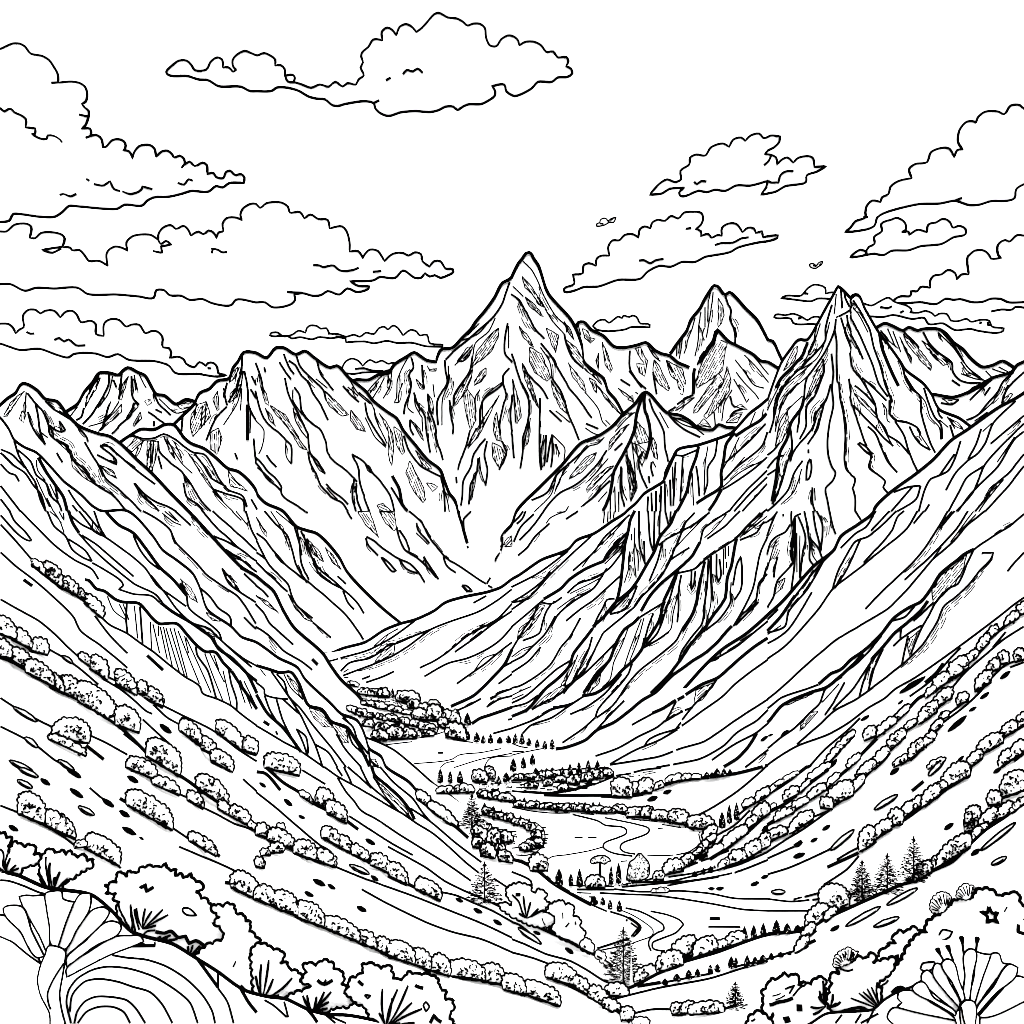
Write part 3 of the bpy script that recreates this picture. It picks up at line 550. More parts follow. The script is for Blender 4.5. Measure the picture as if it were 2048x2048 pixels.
m 0,700 60,770 100,840 280,1010; m 0,870 100,940 200,1050 350,1140 425,1200; b 420,1120 465,1165; b 0,1170 100,1200 180,1225 260,1220 310,1290 340,1370 390,1470 490,1500 560,1590 690,1640 740,1720 800,1830 850,1932; p 30,1190 80,1250 60,1230; m 110,1210 210,1350 320,1520 400,1680 440,1760 500,1932; m 150,1230 210,1290 240,1390 330,1490 420,1610 560,1780 680,1932; t 210,1230 260,1330 350,1420; p 230,1230 300,1300 360,1420 290,1340
m 0,1295 60,1350 60,1380 140,1410 240,1420; m 60,1390 100,1500 160,1600; m 150,1420 200,1580 270,1720; m 200,1420 320,1530; b 0,1390 80,1530 200,1640 270,1730 330,1820; m 0,1620 100,1680 200,1740 330,1810 510,1930; m 300,1640 350,1750 385,1850; m 310,1650 370,1700 390,1830; p 400,1480 490,1510 580,1630 500,1620 430,1550; p 560,1590 680,1640 700,1750 650,1740; m 600,1680 660,1780 790,1930; m 440,1760 540,1820 610,1930; m 690,1650 730,1760 830,1850
m 650,1560 730,1630 760,1720 840,1830; m 840,1790 860,1880 920,1925; p 850,1870 900,1870 930,1925 870,1920; m 650,1540 700,1600; b 50,1590 95,1620; m 145,1660 160,1690; b 0,1740 10,1770
m 550,1135 620,1115 850,1050 1020,960 1200,830; m 640,1250 770,1200 880,1160 1020,1100 1150,1020 1330,890 1480,830 1680,760 1830,670 1932,590; m 1330,890 1200,940 1060,1000 990,1020 930,1070 860,1110 700,1150 640,1210; p 1050,1000 1040,1070 950,1120 890,1150 950,1060; t 700,1190 640,1230; t 1075,885 980,940 890,1020; m 1740,640 1640,695; m 1932,700 1830,810 1600,940 1440,1070 1350,1130 1235,1185; m 1932,755 1780,860 1650,960 1500,1065
m 1932,875 1850,970 1750,1040 1600,1110 1450,1150 1270,1250; m 1932,990 1830,1070 1720,1160 1620,1230 1515,1305; t 1830,1070 1720,1110 1650,1200; b 1932,1050 1880,1160 1780,1270 1700,1350 1640,1400 1470,1480; m 1932,1140 1860,1180; m 1932,1230 1830,1305; m 1932,1340 1830,1380 1770,1425; m 1932,1395 1840,1420 1740,1480; b 1932,1485 1780,1540 1690,1570 1630,1610; m 1700,1415 1620,1460 1510,1510; m 1045,1210 960,1250 830,1295; m 865,1245 800,1270; t 665,1255 700,1255; m 1932,1640 1860,1660 1790,1680; m 1932,1570 1900,1575
t 1190,1905 1480,1870 1530,1840 1700,1820 1850,1790; m 1370,1825 1415,1825; t 1390,1932 1430,1900 1500,1885; t 1490,1932 1700,1870 1932,1825; t 1720,1932 1760,1870 1932,1845; t 910,1735 1100,1720 1300,1700 1430,1660; t 950,1765 1180,1738; m 800,1460 960,1490 1100,1520 1200,1545; m 780,1375 870,1380 1000,1395 1090,1415 1100,1445 1240,1450; m 880,1710 920,1735 1000,1720 1160,1710; t 1440,1680 1480,1715 1640,1745
C2
m 40,95 80,60 110,0; m 0,100 60,40 90,0; m 170,20 70,120 20,230; m 245,0 180,90 60,220; t 400,0 290,50 260,90; m 290,90 180,190 120,270 50,335; m 500,0 410,60; t 700,0 690,90; t 725,0 720,80; t 745,0 740,60; t 775,0 770,50
b 935,0 900,70 885,150 860,260 840,420 820,580 790,690 730,760; m 895,25 810,100 700,200 620,310 520,400 465,450; t 885,30 760,170 640,280 530,420; b 700,380 560,440 440,520 370,590 240,670; m 885,150 800,230 720,320 690,380; m 240,670 100,790 0,875; m 870,170 780,270 700,370; t 860,210 760,300 700,380; t 840,260 740,360 700,400; m 850,290 740,430 640,500 500,550 420,620
m 720,430 620,580 470,680 350,780 300,870; t 690,490 600,540 440,620; t 590,600 470,650 340,740; m 820,490 720,580 620,670 520,740 410,830; p 210,700 250,710 180,830 110,900 40,960 60,880 150,810; m 300,700 260,760 230,850 210,920 80,980; m 380,650 300,700 220,690; m 0,1050 40,980 100,880 170,780 200,700; m 330,790 250,930 170,1010 90,1090 0,1140; t 170,1010 80,1040 0,1100; m 220,1025 130,1130 0,1220; m 0,690 100,630 230,530 290,455; m 0,745 130,650 240,540; m 0,575 200,470 430,300; m 0,690 60,680 130,650 290,480 470,310 600,190; t 430,290 360,330
m 520,805 440,950 370,1030 290,1160 180,1250 60,1320 0,1335; m 965,0 965,160 970,270 1010,400; m 1030,0 1050,240 1070,300; m 1080,0 1075,280; m 1120,0 1115,180; m 1165,0 1190,110; m 1205,0 1200,80; t 930,120 925,340 940,500; t 930,240 955,340 955,450; m 1000,225 1005,380; t 905,170 905,220; t 890,300 880,440 850,540; b 1245,0 1210,90 1120,200 1080,310 1010,430 960,520 900,600 840,650 780,700 700,800 610,880
m 1380,10 1310,90 1290,140 1170,210 1110,260; m 1490,10 1360,110 1290,150 1260,220 1230,290 1200,370 1130,490 1050,580 980,650 930,720 860,780 690,920; t 1470,30 1340,160 1240,270; m 1640,0 1500,90 1450,130 1420,240; b 1420,240 1360,340 1250,450 1120,560 1050,640 980,760; m 1725,0 1600,120 1470,210; t 1620,20 1530,130 1450,200; m 1340,275 1270,320 1195,370; m 1140,230 1100,380 1040,530; m 950,560 900,680 860,740 740,780; m 940,560 870,640 740,770
m 780,660 720,670 690,730 650,800 610,890; b 610,890 520,1010 470,1080 440,1170 380,1240 250,1350 120,1500 0,1555; m 440,1130 330,1200 230,1290 100,1400 0,1450; m 605,950 580,1040 530,1150 470,1270 390,1380; t 500,1080 460,1180 390,1320; m 690,920 650,1000 600,1100 550,1200 450,1310 350,1390 250,1440 150,1500; b 1260,450 1150,690; m 1150,690 1050,750 970,800; b 970,800 920,850 850,900 790,1000 740,1130 650,1220 540,1380; m 1250,470 1390,430 1450,370 1580,280 1700,200 1780,110 1880,10
m 1280,480 1260,600 1260,730 1250,840; t 1260,600 1220,770 1200,890 1080,980; b 1150,690 1120,820 1010,1000; m 1250,480 1170,740 1100,920 1010,1020; m 1000,1030 1120,960 1190,910; b 1010,960 990,1040 910,1140 830,1210 740,1310 630,1380 530,1400; t 880,880 830,1010 770,1140 740,1270 680,1330; t 980,810 900,1020 840,1200; t 1000,800 960,950 890,1130; m 1070,770 1030,880 1000,1000; m 780,1000 650,1130 520,1250 400,1330
m 740,1130 640,1260 540,1380; p 680,1180 660,1290 560,1400 600,1290; m 540,1400 420,1470 310,1480; m 910,1150 880,1230 800,1330 650,1500 630,1560; m 630,1560 540,1640 380,1750; m 850,1430 770,1510 640,1650; m 640,1560 760,1470 880,1300 960,1210 1150,1060 1240,980 1290,880 1360,770 1400,640 1440,450 1455,380; m 1450,380 1400,600 1380,750 1290,910; t 1420,560 1390,720; m 1480,360 1470,560 1440,760; m 1470,530 1450,720 1430,850 1340,970 1280,1060 1260,1130
m 1500,340 1510,600 1520,680; t 1490,370 1500,700 1460,850; m 1545,320 1545,490 1555,540 1575,490 1565,360; t 1595,280 1595,480; t 1610,260 1610,360; t 1635,260 1635,340; t 1620,380 1620,430; m 1355,440 1350,600 1370,560 1385,450; b 1700,210 1680,310 1660,420 1630,500 1610,660 1540,760 1440,900 1340,1020 1270,1130 1200,1230 1050,1380; m 1650,600 1650,690 1560,820 1460,900; m 1680,670 1730,590 1740,460 1730,340 1700,400 1670,560; t 1655,530 1650,650
m 1925,190 1880,310 1850,440 1820,580 1760,720 1670,870; m 1932,470 1870,540 1850,640 1840,690 1740,780 1680,860; t 1850,650 1760,760; p 1930,380 1910,500 1870,560; m 1865,685 1780,770 1690,860; b 1660,870 1500,1040 1340,1150 1210,1250 1090,1370 990,1430 880,1520 770,1600 640,1660 560,1730 400,1790 330,1800; m 0,1640 180,1570 300,1500 420,1470; m 440,1535 560,1480 700,1380 830,1230; m 80,1680 140,1620 300,1560 420,1480 510,1420; m 0,1480 110,1450 200,1390; b 250,1350 160,1460 100,1520
t 0,1390 80,1350 150,1320; t 0,1420 90,1380; p 150,1490 240,1400 370,1320 420,1210 400,1330 300,1430; m 1700,200 1780,110 1932,-20; m 1720,220 1850,160 1900,90 1932,80; t 1720,200 1900,20; t 1750,180 1932,30
m 1932,830 1800,940 1700,1020 1600,1080 1490,1140; p 1600,1030 1530,1080 1490,1140 1560,1110; t 1830,910 1720,980; b 1932,960 1830,1030 1730,1110 1640,1190 1560,1260 1440,1310 1330,1380 1250,1430; m 1550,1270 1480,1360 1380,1460 1240,1640; p 1390,1350 1380,1440 1440,1420 1540,1290 1450,1320; m 1240,1440 1200,1520 1160,1590; m 1370,1480 1290,1510 1170,1580; m 1932,1120 1780,1230 1680,1310 1590,1400 1450,1500 1250,1640 1100,1690 1030,1730 1000,1780
m 1250,1650 1110,1730 940,1800 740,1910; m 1160,1580 1100,1630 960,1700 800,1790 630,1850; b 1240,1430 1150,1490 1060,1530; m 1060,1530 905,1615; t 1070,1520 1040,1545; m 1932,1420 1700,1570 1560,1670 1450,1740 1280,1790 1120,1850 960,1880 740,1915; m 1932,1500 1850,1580 1700,1670 1600,1770 1420,1870 1280,1900 1090,1930; m 1932,1600 1850,1670 1680,1760 1510,1880; b 1850,1680 1780,1790 1700,1870 1600,1930; m 1932,1800 1760,1930
t 0,1840 80,1820 230,1790; t 0,1815 90,1810; t 0,1750 60,1775 120,1785
D2
m 0,80 40,50 80,0; m 0,190 30,100 60,30; m 180,0 180,110; m 0,330 30,230 70,190 130,160 170,100; t 0,440 40,290 70,210; m 250,20 210,40 200,160 180,290 190,390 130,460 80,520 60,580 50,640 0,730; m 210,50 205,400 180,600; t 220,160 220,460; t 240,180 235,500; m 230,40 280,210 260,300 240,510
m 270,0 300,140 320,250 320,370 350,410; m 310,190 380,280 410,350; t 330,230 340,330 370,380; m 345,0 360,110 400,300; m 370,0 415,110 400,300; m 470,0 495,120 515,175; m 655,0 695,65; m 80,340 60,420 50,500; p 130,500 110,580 60,620 70,540; m 120,20 120,40
m 820,0 740,120 660,170 550,280; m 970,0 880,90 760,190 660,230 600,320 540,440 490,590; m 920,0 780,150; m 700,210 600,430 510,580; m 1030,0 980,40 940,140 890,210 720,390; m 1130,0 1050,130 900,260 690,430 480,600 390,730 290,850 210,940 130,1020 0,1115; m 1180,0 1100,95; m 1360,0 1290,120 1130,350 900,570 735,740; m 1410,0 1300,130; t 1390,0 1310,90; m 1510,0 1410,150 1240,330 1030,520
m 1640,0 1500,110 1390,240 1240,370 1080,560 900,740 700,860 520,970 360,1100 260,1190 130,1310 0,1420; t 1570,20 1440,160; t 1550,0 1380,230; t 1310,270 1250,350; m 490,310 380,420 210,640; b 210,640 100,800 0,910; m 440,340 300,590 160,760 130,870 0,920; m 335,610 260,740 150,900 70,960 0,1000; t 0,930 100,860; m 0,820 80,740
m 1932,20 1840,100 1700,190 1550,290; b 1550,290 1480,330 1360,430 1300,480 1240,580 1150,690 1050,740 930,830 860,930 720,1060 640,1110 550,1200 480,1230 380,1310; m 380,1310 300,1340 100,1410 0,1490; m 1545,300 1500,400 1470,480 1430,550 1370,580 1300,650 1260,700 1220,780 1160,880 1080,1080; p 1500,320 1470,440 1400,560 1300,650 1250,690 1240,590 1310,480 1420,400; m 1160,860 1010,960 945,1020; m 1005,880 1000,960
b 1210,680 1130,780 1010,880 930,950 860,1040 780,1130; m 780,1130 720,1290 690,1400; m 1250,690 1100,830; m 930,830 1030,800 1110,720; m 860,940 770,1050 690,1130 590,1210; m 870,1040 800,1200 755,1360; m 790,1120 640,1340 490,1500; b 720,1080 630,1170 560,1240 450,1330 330,1370 110,1470 0,1600; p 100,1460 250,1390 400,1340 330,1380 150,1460
m 580,1290 500,1440 430,1540; t 540,1300 410,1440; m 560,1250 430,1350 390,1450 310,1530 200,1640 110,1700 0,1790; p 380,1510 310,1590 240,1660 250,1600 320,1520; m 1060,940 1030,1060 1010,1160; p 1150,890 1110,1000 1070,1090 1050,980; m 1620,325 1620,315 1700,315 1690,350 1600,450 1480,590 1400,660 1330,720 1280,830 1180,990 1080,1100 1010,1160 920,1230 780,1340 680,1410 500,1510 390,1610 220,1760; m 1932,310 1870,380 1805,455
m 1460,1030 1380,1110 1320,1180 1220,1290 1070,1400; b 1330,1150 1280,1220 1190,1300; m 1932,870 1780,970 1650,1080 1500,1210 1370,1360; m 1800,910 1700,1030; b 1932,750 1820,850 1700,950 1590,1060 1490,1150 1370,1270 1260,1370; b 1260,1370 1150,1410 1060,1500 960,1590 830,1700; m 830,1700 690,1850; m 830,1720 700,1850; m 700,1560 620,1640 430,1800 320,1920; b 1380,1390 1270,1500 1130,1580 1030,1680 910,1790 800,1910
m 1932,1110 1800,1160 1690,1260 1600,1370 1480,1480 1360,1570 1230,1670; m 1930,1140 1830,1180; m 1500,1430 1370,1530; b 1240,1680 1160,1770 1070,1870 1000,1920; b 1932,1620 1800,1700 1680,1790 1600,1850 1500,1932; b 1932,1830 1860,1890
A3
m 0,290 140,345; b 140,345 320,430 480,530; m 480,530 570,600; m 670,155 760,230 860,295; m 1270,440 1440,555; m 1345,600 1500,665 1700,750 1830,815; b 1000,0 1160,100 1340,200; m 1340,200 1430,240 1520,300 1640,360 1770,430 1850,455 1932,490; b 1240,0 1400,100 1550,210 1700,310 1840,430; m 1830,90 1932,185; m 860,720 910,765; b 900,240 1000,300; b 1600,640 1655,680; b 1690,875 1780,890 1932,985
m 840,1420 960,1440 1100,1455 1250,1505 1400,1600 1530,1730 1600,1850 1620,1932; m 535,1932 500,1770 520,1680 580,1600 700,1530 800,1508 950,1518 1150,1580 1330,1690 1430,1780 1490,1932; m 525,1850 545,1720 640,1620 740,1600 880,1620 1000,1660 1130,1700 1220,1790 1300,1932; m 560,1932 580,1850 640,1770 720,1735 820,1735 950,1760 1020,1820 1095,1932; m 585,1932 650,1850 740,1812 850,1812 930,1850 980,1932
b 1480,1450 1560,1560 1640,1670; m 1640,1550 1640,1670; m 1640,1670 1710,1770 1760,1932; b 1800,1660 1870,1780 1932,1860; m 1165,1285 1165,1355 960,1355; m 1090,1340 1040,1330; b 960,1355 1165,1355; m 0,855 60,860 180,900 300,950 350,960
B3
b 0,40 60,50 180,180; m 0,190 150,310 300,440 480,590 560,640 590,740; b 60,0 200,120 330,200 450,290 560,340 680,410 765,475; m 340,20 520,130; m 510,0 610,70 720,130 860,210 1010,300 1100,350 1200,420 1330,500 1460,610 1580,720 1680,800; m 610,80 680,190 740,260 780,320 900,390 1080,510 1240,610 1420,720 1620,860; m 700,370 870,480 1010,570 1180,665; m 990,600 1120,670 1280,760 1420,860 1560,930 1700,990 1850,1060 1932,1110
b 0,510 100,550 300,640 450,700 590,750; m 590,750 760,820 950,890 1200,980 1450,1080 1700,1180 1932,1290; m 790,920 950,1010 1150,1110 1300,1180 1480,1245 1700,1300 1932,1400; m 1380,940 1510,970 1650,1030 1780,1085 1932,1170; m 600,0 650,70; m 660,0 710,100 720,130; m 690,0 870,160; m 780,0 850,130 950,220 1080,340; b 870,0 890,60 990,150 1080,230 1150,320 1190,400; t 880,60 960,200 1060,310; p 880,70 1000,180 1130,310 1180,400 1080,290 960,180; m 930,0 1030,110 1180,240 1250,340 1310,410
m 1160,310 1310,410 1500,570 1700,720; m 1790,840 1900,910 1932,930; x 0,985 130,1040 300,1120 500,1200 760,1310 940,1390 1180,1480 1330,1530 1480,1560 1560,1600 1720,1600 1870,1640 1932,1670; b 490,500 600,590 720,650 850,710 1000,800 1150,890 1210,920 1390,1000; b 1220,230 1340,350 1510,460 1600,540
m 60,1760 130,1800 230,1890; m 210,1770 240,1890; b 370,1820 430,1890 460,1932; m 520,1870 600,1932; m 550,1880 680,1932
C3
m 0,790 70,820 140,860 150,900; m 0,1170 50,1190 130,1250; m 0,1300 100,1340 250,1410 440,1465 560,1530 720,1625 850,1630; m 0,1400 150,1440 350,1515; b 0,1120 150,1190 300,1260 430,1320 620,1420 760,1510; x 270,1580 400,1640 560,1720 700,1790 820,1860 900,1932; b 60,710 190,780 300,870 450,960 600,1040; m 600,1040 740,1100
t 0,300 150,330 300,345 440,345; t 690,600 580,630 410,660 300,675 275,690; t 1020,663 1200,663 1330,640 1410,590; t 470,530 535,530; t 570,530 640,530; t 1100,462 1140,458; m 740,1090 880,1140 960,1210 930,1270 830,1310 640,1370; b 880,1140 940,1180 970,1215 940,1260; m 860,1150 950,1215 900,1280; t 790,1065 900,1110 1000,1170 1065,1230 1060,1265 970,1305 880,1335 650,1385
b 1490,1147 1570,1147; m 1480,1205 1725,1207; m 770,920 960,940 1280,935 1500,955 1680,990 1932,995; m 660,950 870,960 1030,965 1250,990 1500,1030 1750,1075 1932,1085; m 490,925 770,925; m 900,870 1200,860 1450,800 1700,740 1932,640; m 830,905 1050,885 1400,850 1700,790 1932,700; m 1170,895 1330,865 1560,830; t 430,890 770,900; t 490,945 600,950; t 820,710 870,705
m 0,90 150,70 300,30 720,5; m 720,0 770,70 650,120 480,170; t 0,115 60,118; t 30,150 200,155; t 100,180 300,190; t 250,120 460,110; t 330,150 460,155; t 60,135 180,100; b 600,130 480,170 300,200; m 0,180 100,190 340,205; b 240,215 380,218 670,218; x 670,225 880,225 990,210; b 990,205 1100,160 1250,110 1450,85 1700,50 1932,-10; m 780,65 880,50 1000,20 1130,5
t 250,530 240,470 170,410; t 250,530 235,590 180,640 100,665 30,660; m 0,260 150,290 250,310 400,320 640,325 780,340; m 780,340 900,370 1100,400 1300,440 1380,480; t 520,350 620,355; t 640,345 720,350; t 900,390 1100,410; t 1130,430 1300,460; t 1410,500 1430,590; m 1530,470 1540,540 1480,640 1400,690 1330,740 1200,800; m 1590,540 1480,660 1320,750 1000,860; t 0,610 60,600 130,550; m 1640,630 1480,690 1330,750; b 1932,350 1800,480 1640,610; m 1640,610 1500,700; m 1540,520 1680,440 1800,325; m 1932,200 1800,290 1690,380
b 1932,580 1760,680 1640,730 1520,760; m 1520,760 1370,800 1180,830; b 1932,460 1890,490
m 780,1750 1100,1670 1500,1595 1740,1520 1932,1465; b 950,1660 1130,1630; b 1100,1545 1380,1420 1540,1395 1740,1320; b 950,1640 1100,1555; m 920,1860 1060,1830 1230,1830; b 1350,1850 1480,1860 1590,1830; m 1590,1830 1700,1800; m 1130,1630 1500,1560; m 1700,1505 1932,1450
D3
m 0,995 180,1015 400,990; m 0,1085 330,1085; m 190,1000 410,940; m 0,640 150,540 250,480 470,325; m 0,690 200,600; b 200,600 260,560; m 0,810 160,760 300,700 450,630; b 0,210 100,150 300,0; m 0,180 60,140; b 0,350 150,270 240,190 460,20; b 0,440 190,340 300,260 450,150 630,0; b 470,320 560,250 680,170 730,90 800,0; m 120,500 200,440 460,330; b 0,580 130,500 190,460
m 450,630 560,560 640,480; b 450,760 560,710 690,650; m 520,700 620,640 700,600; b 700,640 800,560 930,460 1050,390 1200,280 1340,180 1510,60 1540,0; m 0,430 110,360 190,330; m 690,670 600,770 500,840 420,890
b 0,1262 100,1250 200,1245 270,1210; m 0,1450 200,1390; b 200,1390 300,1340 370,1310; b 430,1150 600,1070 800,980 940,930; b 1040,850 1110,860 1250,780 1400,710 1510,600 1650,470 1800,370 1932,270; b 1180,110 1090,185
m 840,1860 700,1932; m 720,1840 660,1932; m 800,1840 750,1932; b 440,1862 560,1850 720,1842 820,1830; b 320,1932 380,1890 440,1862; m 560,1870 510,1932
'''
draw_strokes(STROKES)

for i, (q, dn) in enumerate([
    ('C3 40,110 230,75 480,45 700,25 725,80 500,180 250,200 60,180', 1.6),
    ('C3 130,410 230,450 250,530 230,600 120,655 20,660 130,560 160,490', 2.6),
    ('B3 1660,340 1720,380 1800,440 1932,480 C3 50,520 0,590 B3 1900,590 1740,570 1600,500', 2.2),
    ('B2 900,1640 1100,1630 1350,1640 1300,1700 1000,1730 890,1710', 2.2),
    ('B2 1190,1450 1380,1500 1560,1600 1580,1720 1450,1700 1380,1590 1190,1540', 1.6),
    ('B2 780,1390 1000,1420 1180,1530 1000,1500 820,1460', 1.4),
    ('C3 1350,400 1500,400 1540,520 1480,620 1350,720 1200,790 1330,690 1430,600 1430,520 1380,470', 1.6),
    ('C3 420,885 780,880 900,850 1050,850 880,895 480,905', 1.8),
    ('C3 470,955 600,950 640,1010 560,990', 1.4),
    ('C3 800,360 1100,390 1380,440 1400,480 1100,420 850,385', 1.6),
    ('B3 1650,70 1720,40 1800,90 1932,110 1932,210 1700,190 1640,110', 1.6),
    ('C3 0,70 60,50 200,55 60,100', 2.0)]):
    speckle(q, dn, i)

# ------------------------------------------------------------------ finish the land
FLOOR.build('valley_floor', [M_GRASS, M_INK])['kind'] = 'structure'
for L in LAYERS:
    o = L.mb.build(L.name, [L.mat, M_INK])
    o['kind'] = 'structure'
    o['label'] = L.label
    o['category'] = L.cat

def river(a, b, label):
    A, B = smooth(parse(a), step=5), smooth(parse(b), step=5)
    def res(P, n):
        P = np.array(P); d = np.r_[0, np.cumsum(np.hypot(*np.diff(P, axis=0).T))]
        t = np.linspace(0, d[-1], n)
        return np.c_[np.interp(t, d, P[:, 0]), np.interp(t, d, P[:, 1])]
    n = 60
    A, B = res(A, n), res(B, n)
    def gp(p, z):
        d = ray(*p); Y = (H - z) / -d[2]
        return at(p[0], p[1], Y)
    mb = MB()
    V = [gp(p, 0.12) for p in A] + [gp(p, 0.12) for p in B]
    mb.add(V, [(i, i + 1, n + i + 1, n + i) for i in range(n - 1)], 0)
    for P in (A, B):
        T = [gp(p, 0.9) for p in P]
        mb.tube(T, [WID['t'] * 0.65 * p.y / F for p in T])
    o = mb.build('river', [M_WATER, M_INK])
    tag(o, label, 'river', kind='structure')

river('C3 455,350 560,375 650,400 700,430 860,460 865,490 800,525 690,575 690,600 760,640 910,665',
      'C3 700,375 850,405 960,430 1035,460 1030,485 930,530 830,570 815,600 840,630 930,650', 'river bending through the round meadow')
river('C3 855,1055 960,1080 1080,1140 1145,1190 1145,1220 1100,1240 1040,1290 1030,1330 1050,1380',
      'C3 1045,1080 1180,1110 1270,1150 1295,1180 1240,1240 1120,1290 1060,1320 1065,1360 1100,1375 1155,1378', 'river bend in the lower meadow')

# ------------------------------------------------------------------ rounded bodies with an inked rim
def segdist(p, P):
    A = P; B = np.roll(P, -1, axis=0)
    d = B - A
    L2 = (d * d).sum(1) + 1e-12
    t = np.clip(((p - A) * d).sum(1) / L2, 0, 1)
    q = A + d * t[:, None]
    return float(np.sqrt(((p - q) ** 2).sum(1).min()))

class Pillow:
    """a solid rounded body whose outline stands in an upright plane, inked round the rim"""
    def __init__(self, outline, Y0, Y1=None, x0=None, x1=None, thick=0.5, rim=3.5, body=0, grid=7, back=0.5, lean=0.0):
        self.P = np.array(outline, float)
        self.mb = MB()
        if Y1 is None or abs(x1 - x0) < 1:
            self.n = Vector((0, -1, 0)); self.q = Vector((0, Y0, 0))
        else:
            a = Vector(((x0 - 1024) / F * Y0, Y0, 0)); b = Vector(((x1 - 1024) / F * Y1, Y1, 0))
            dx = b.x - a.x
            dy = max(-0.6 * abs(dx), min(0.6 * abs(dx), b.y - a.y))
            m = (a.y + b.y) / 2
            a.y, b.y = m - dy / 2, m + dy / 2
            u = (b - a).normalized()
            self.n = Vector((u.y, -u.x, 0))
            if self.n.y > 0: self.n = -self.n
            self.q = a
        P = self.P
        w, h = P[:, 0].max() - P[:, 0].min(), P[:, 1].max() - P[:, 1].min()
        s = max(2.0, min(w, h) / grid)
        inner = []
        for x in np.arange(P[:, 0].min() + s * .5, P[:, 0].max(), s):
            for y in np.arange(P[:, 1].min() + s * .5, P[:, 1].max(), s):
                inner.append((x + random.uniform(-.1, .1) * s, y + random.uniform(-.1, .1) * s))
        n = len(P)
        co = [Vector((float(a), float(b))) for a, b in P] + [Vector(p) for p in inner]
        vs, es, fs, _, _, _ = delaunay_2d_cdt(co, [], [list(range(n))], 1, 1e-4)
        D = [segdist(np.array((v.x, v.y)), P) for v in vs]
        self.D = max(max(D), 1.0)
        mid = self.place(float(P[:, 0].mean()), float(P[:, 1].mean()))
        self.px = mid.y / F                                  # metres per pixel here
        self.T = thick * self.D * self.px
        k = len(vs)
        fr, bk = [], []
        for v, d in zip(vs, D):
            p = self.place(v.x, v.y)
            b = self.bul(d)
            fr.append(p + self.n * b); bk.append(p - self.n * b * back)
        V = fr + bk
        FC = [tuple(f) for f in fs] + [tuple(i + k for i in reversed(f)) for f in fs if max(D[i] for i in f) > 1e-3 * self.D + 1e-6]
        self.mb.add(V, FC, body)
        if rim:
            pts = [self.place(float(a), float(b)) for a, b in P]
            self.mb.tube(pts, rim * 0.5 * self.px, closed=True, deep=1.2 + 2.2 * thick)
    def bul(self, d):
        u = min(1.0, max(0.0, d / self.D))
        return self.T * (1 - (1 - u) ** 2)
    def place(self, px, py):
        k = (px - 1024.0) / F
        Y = self.q.dot(self.n) / (self.n.x * k + self.n.y)
        return at(px, py, Y)
    def inside(self, x, y):
        P = self.P; c = False; j = len(P) - 1
        for i in range(len(P)):
            if (P[i, 1] > y) != (P[j, 1] > y) and x < (P[j, 0] - P[i, 0]) * (y - P[i, 1]) / (P[j, 1] - P[i, 1]) + P[i, 0]: c = not c
            j = i
        return c
    def front(self, x, y, lift=1.0):
        p = self.place(x, y)
        b = self.bul(segdist(np.array((x, y)), self.P)) if self.inside(x, y) else 0.0
        return p + self.n * (b + lift * self.px)
    def pen(self, pts, wpx, mb=None):
        q = [self.front(x, y, (max(wpx) if isinstance(wpx, list) else wpx) * 0.35) for x, y in pts]
        r = [a * 0.5 * self.px for a in wpx] if isinstance(wpx, list) else wpx * 0.5 * self.px
        (mb or self.mb).tube(q, r)

def clean(P, step=4.0):
    out = [P[0]]
    for p in P[1:]:
        if math.hypot(p[0] - out[-1][0], p[1] - out[-1][1]) >= step: out.append(p)
    if math.hypot(out[0][0] - out[-1][0], out[0][1] - out[-1][1]) < step * .7: out.pop()
    return out

# ------------------------------------------------------------------ clouds and birds
def cloud(Y, label, outline, inner='', rim=5.6):
    P = clean(smooth(parse(outline), closed=True, step=6), 3.0)
    pl = Pillow(P, Y, thick=0.35, rim=rim, grid=9, back=0.8)
    for ln in inner.split(';'):
        if ln.strip(): pl.pen(smooth(parse(ln)), 5.0)
    o = pl.mb.build('cloud', [M_CLOUD, M_INK], origin=pl.place(float(P and np.mean([p[0] for p in P])), float(np.mean([p[1] for p in P]))))
    tag(o, label, 'cloud', 'clouds drifting over the range')

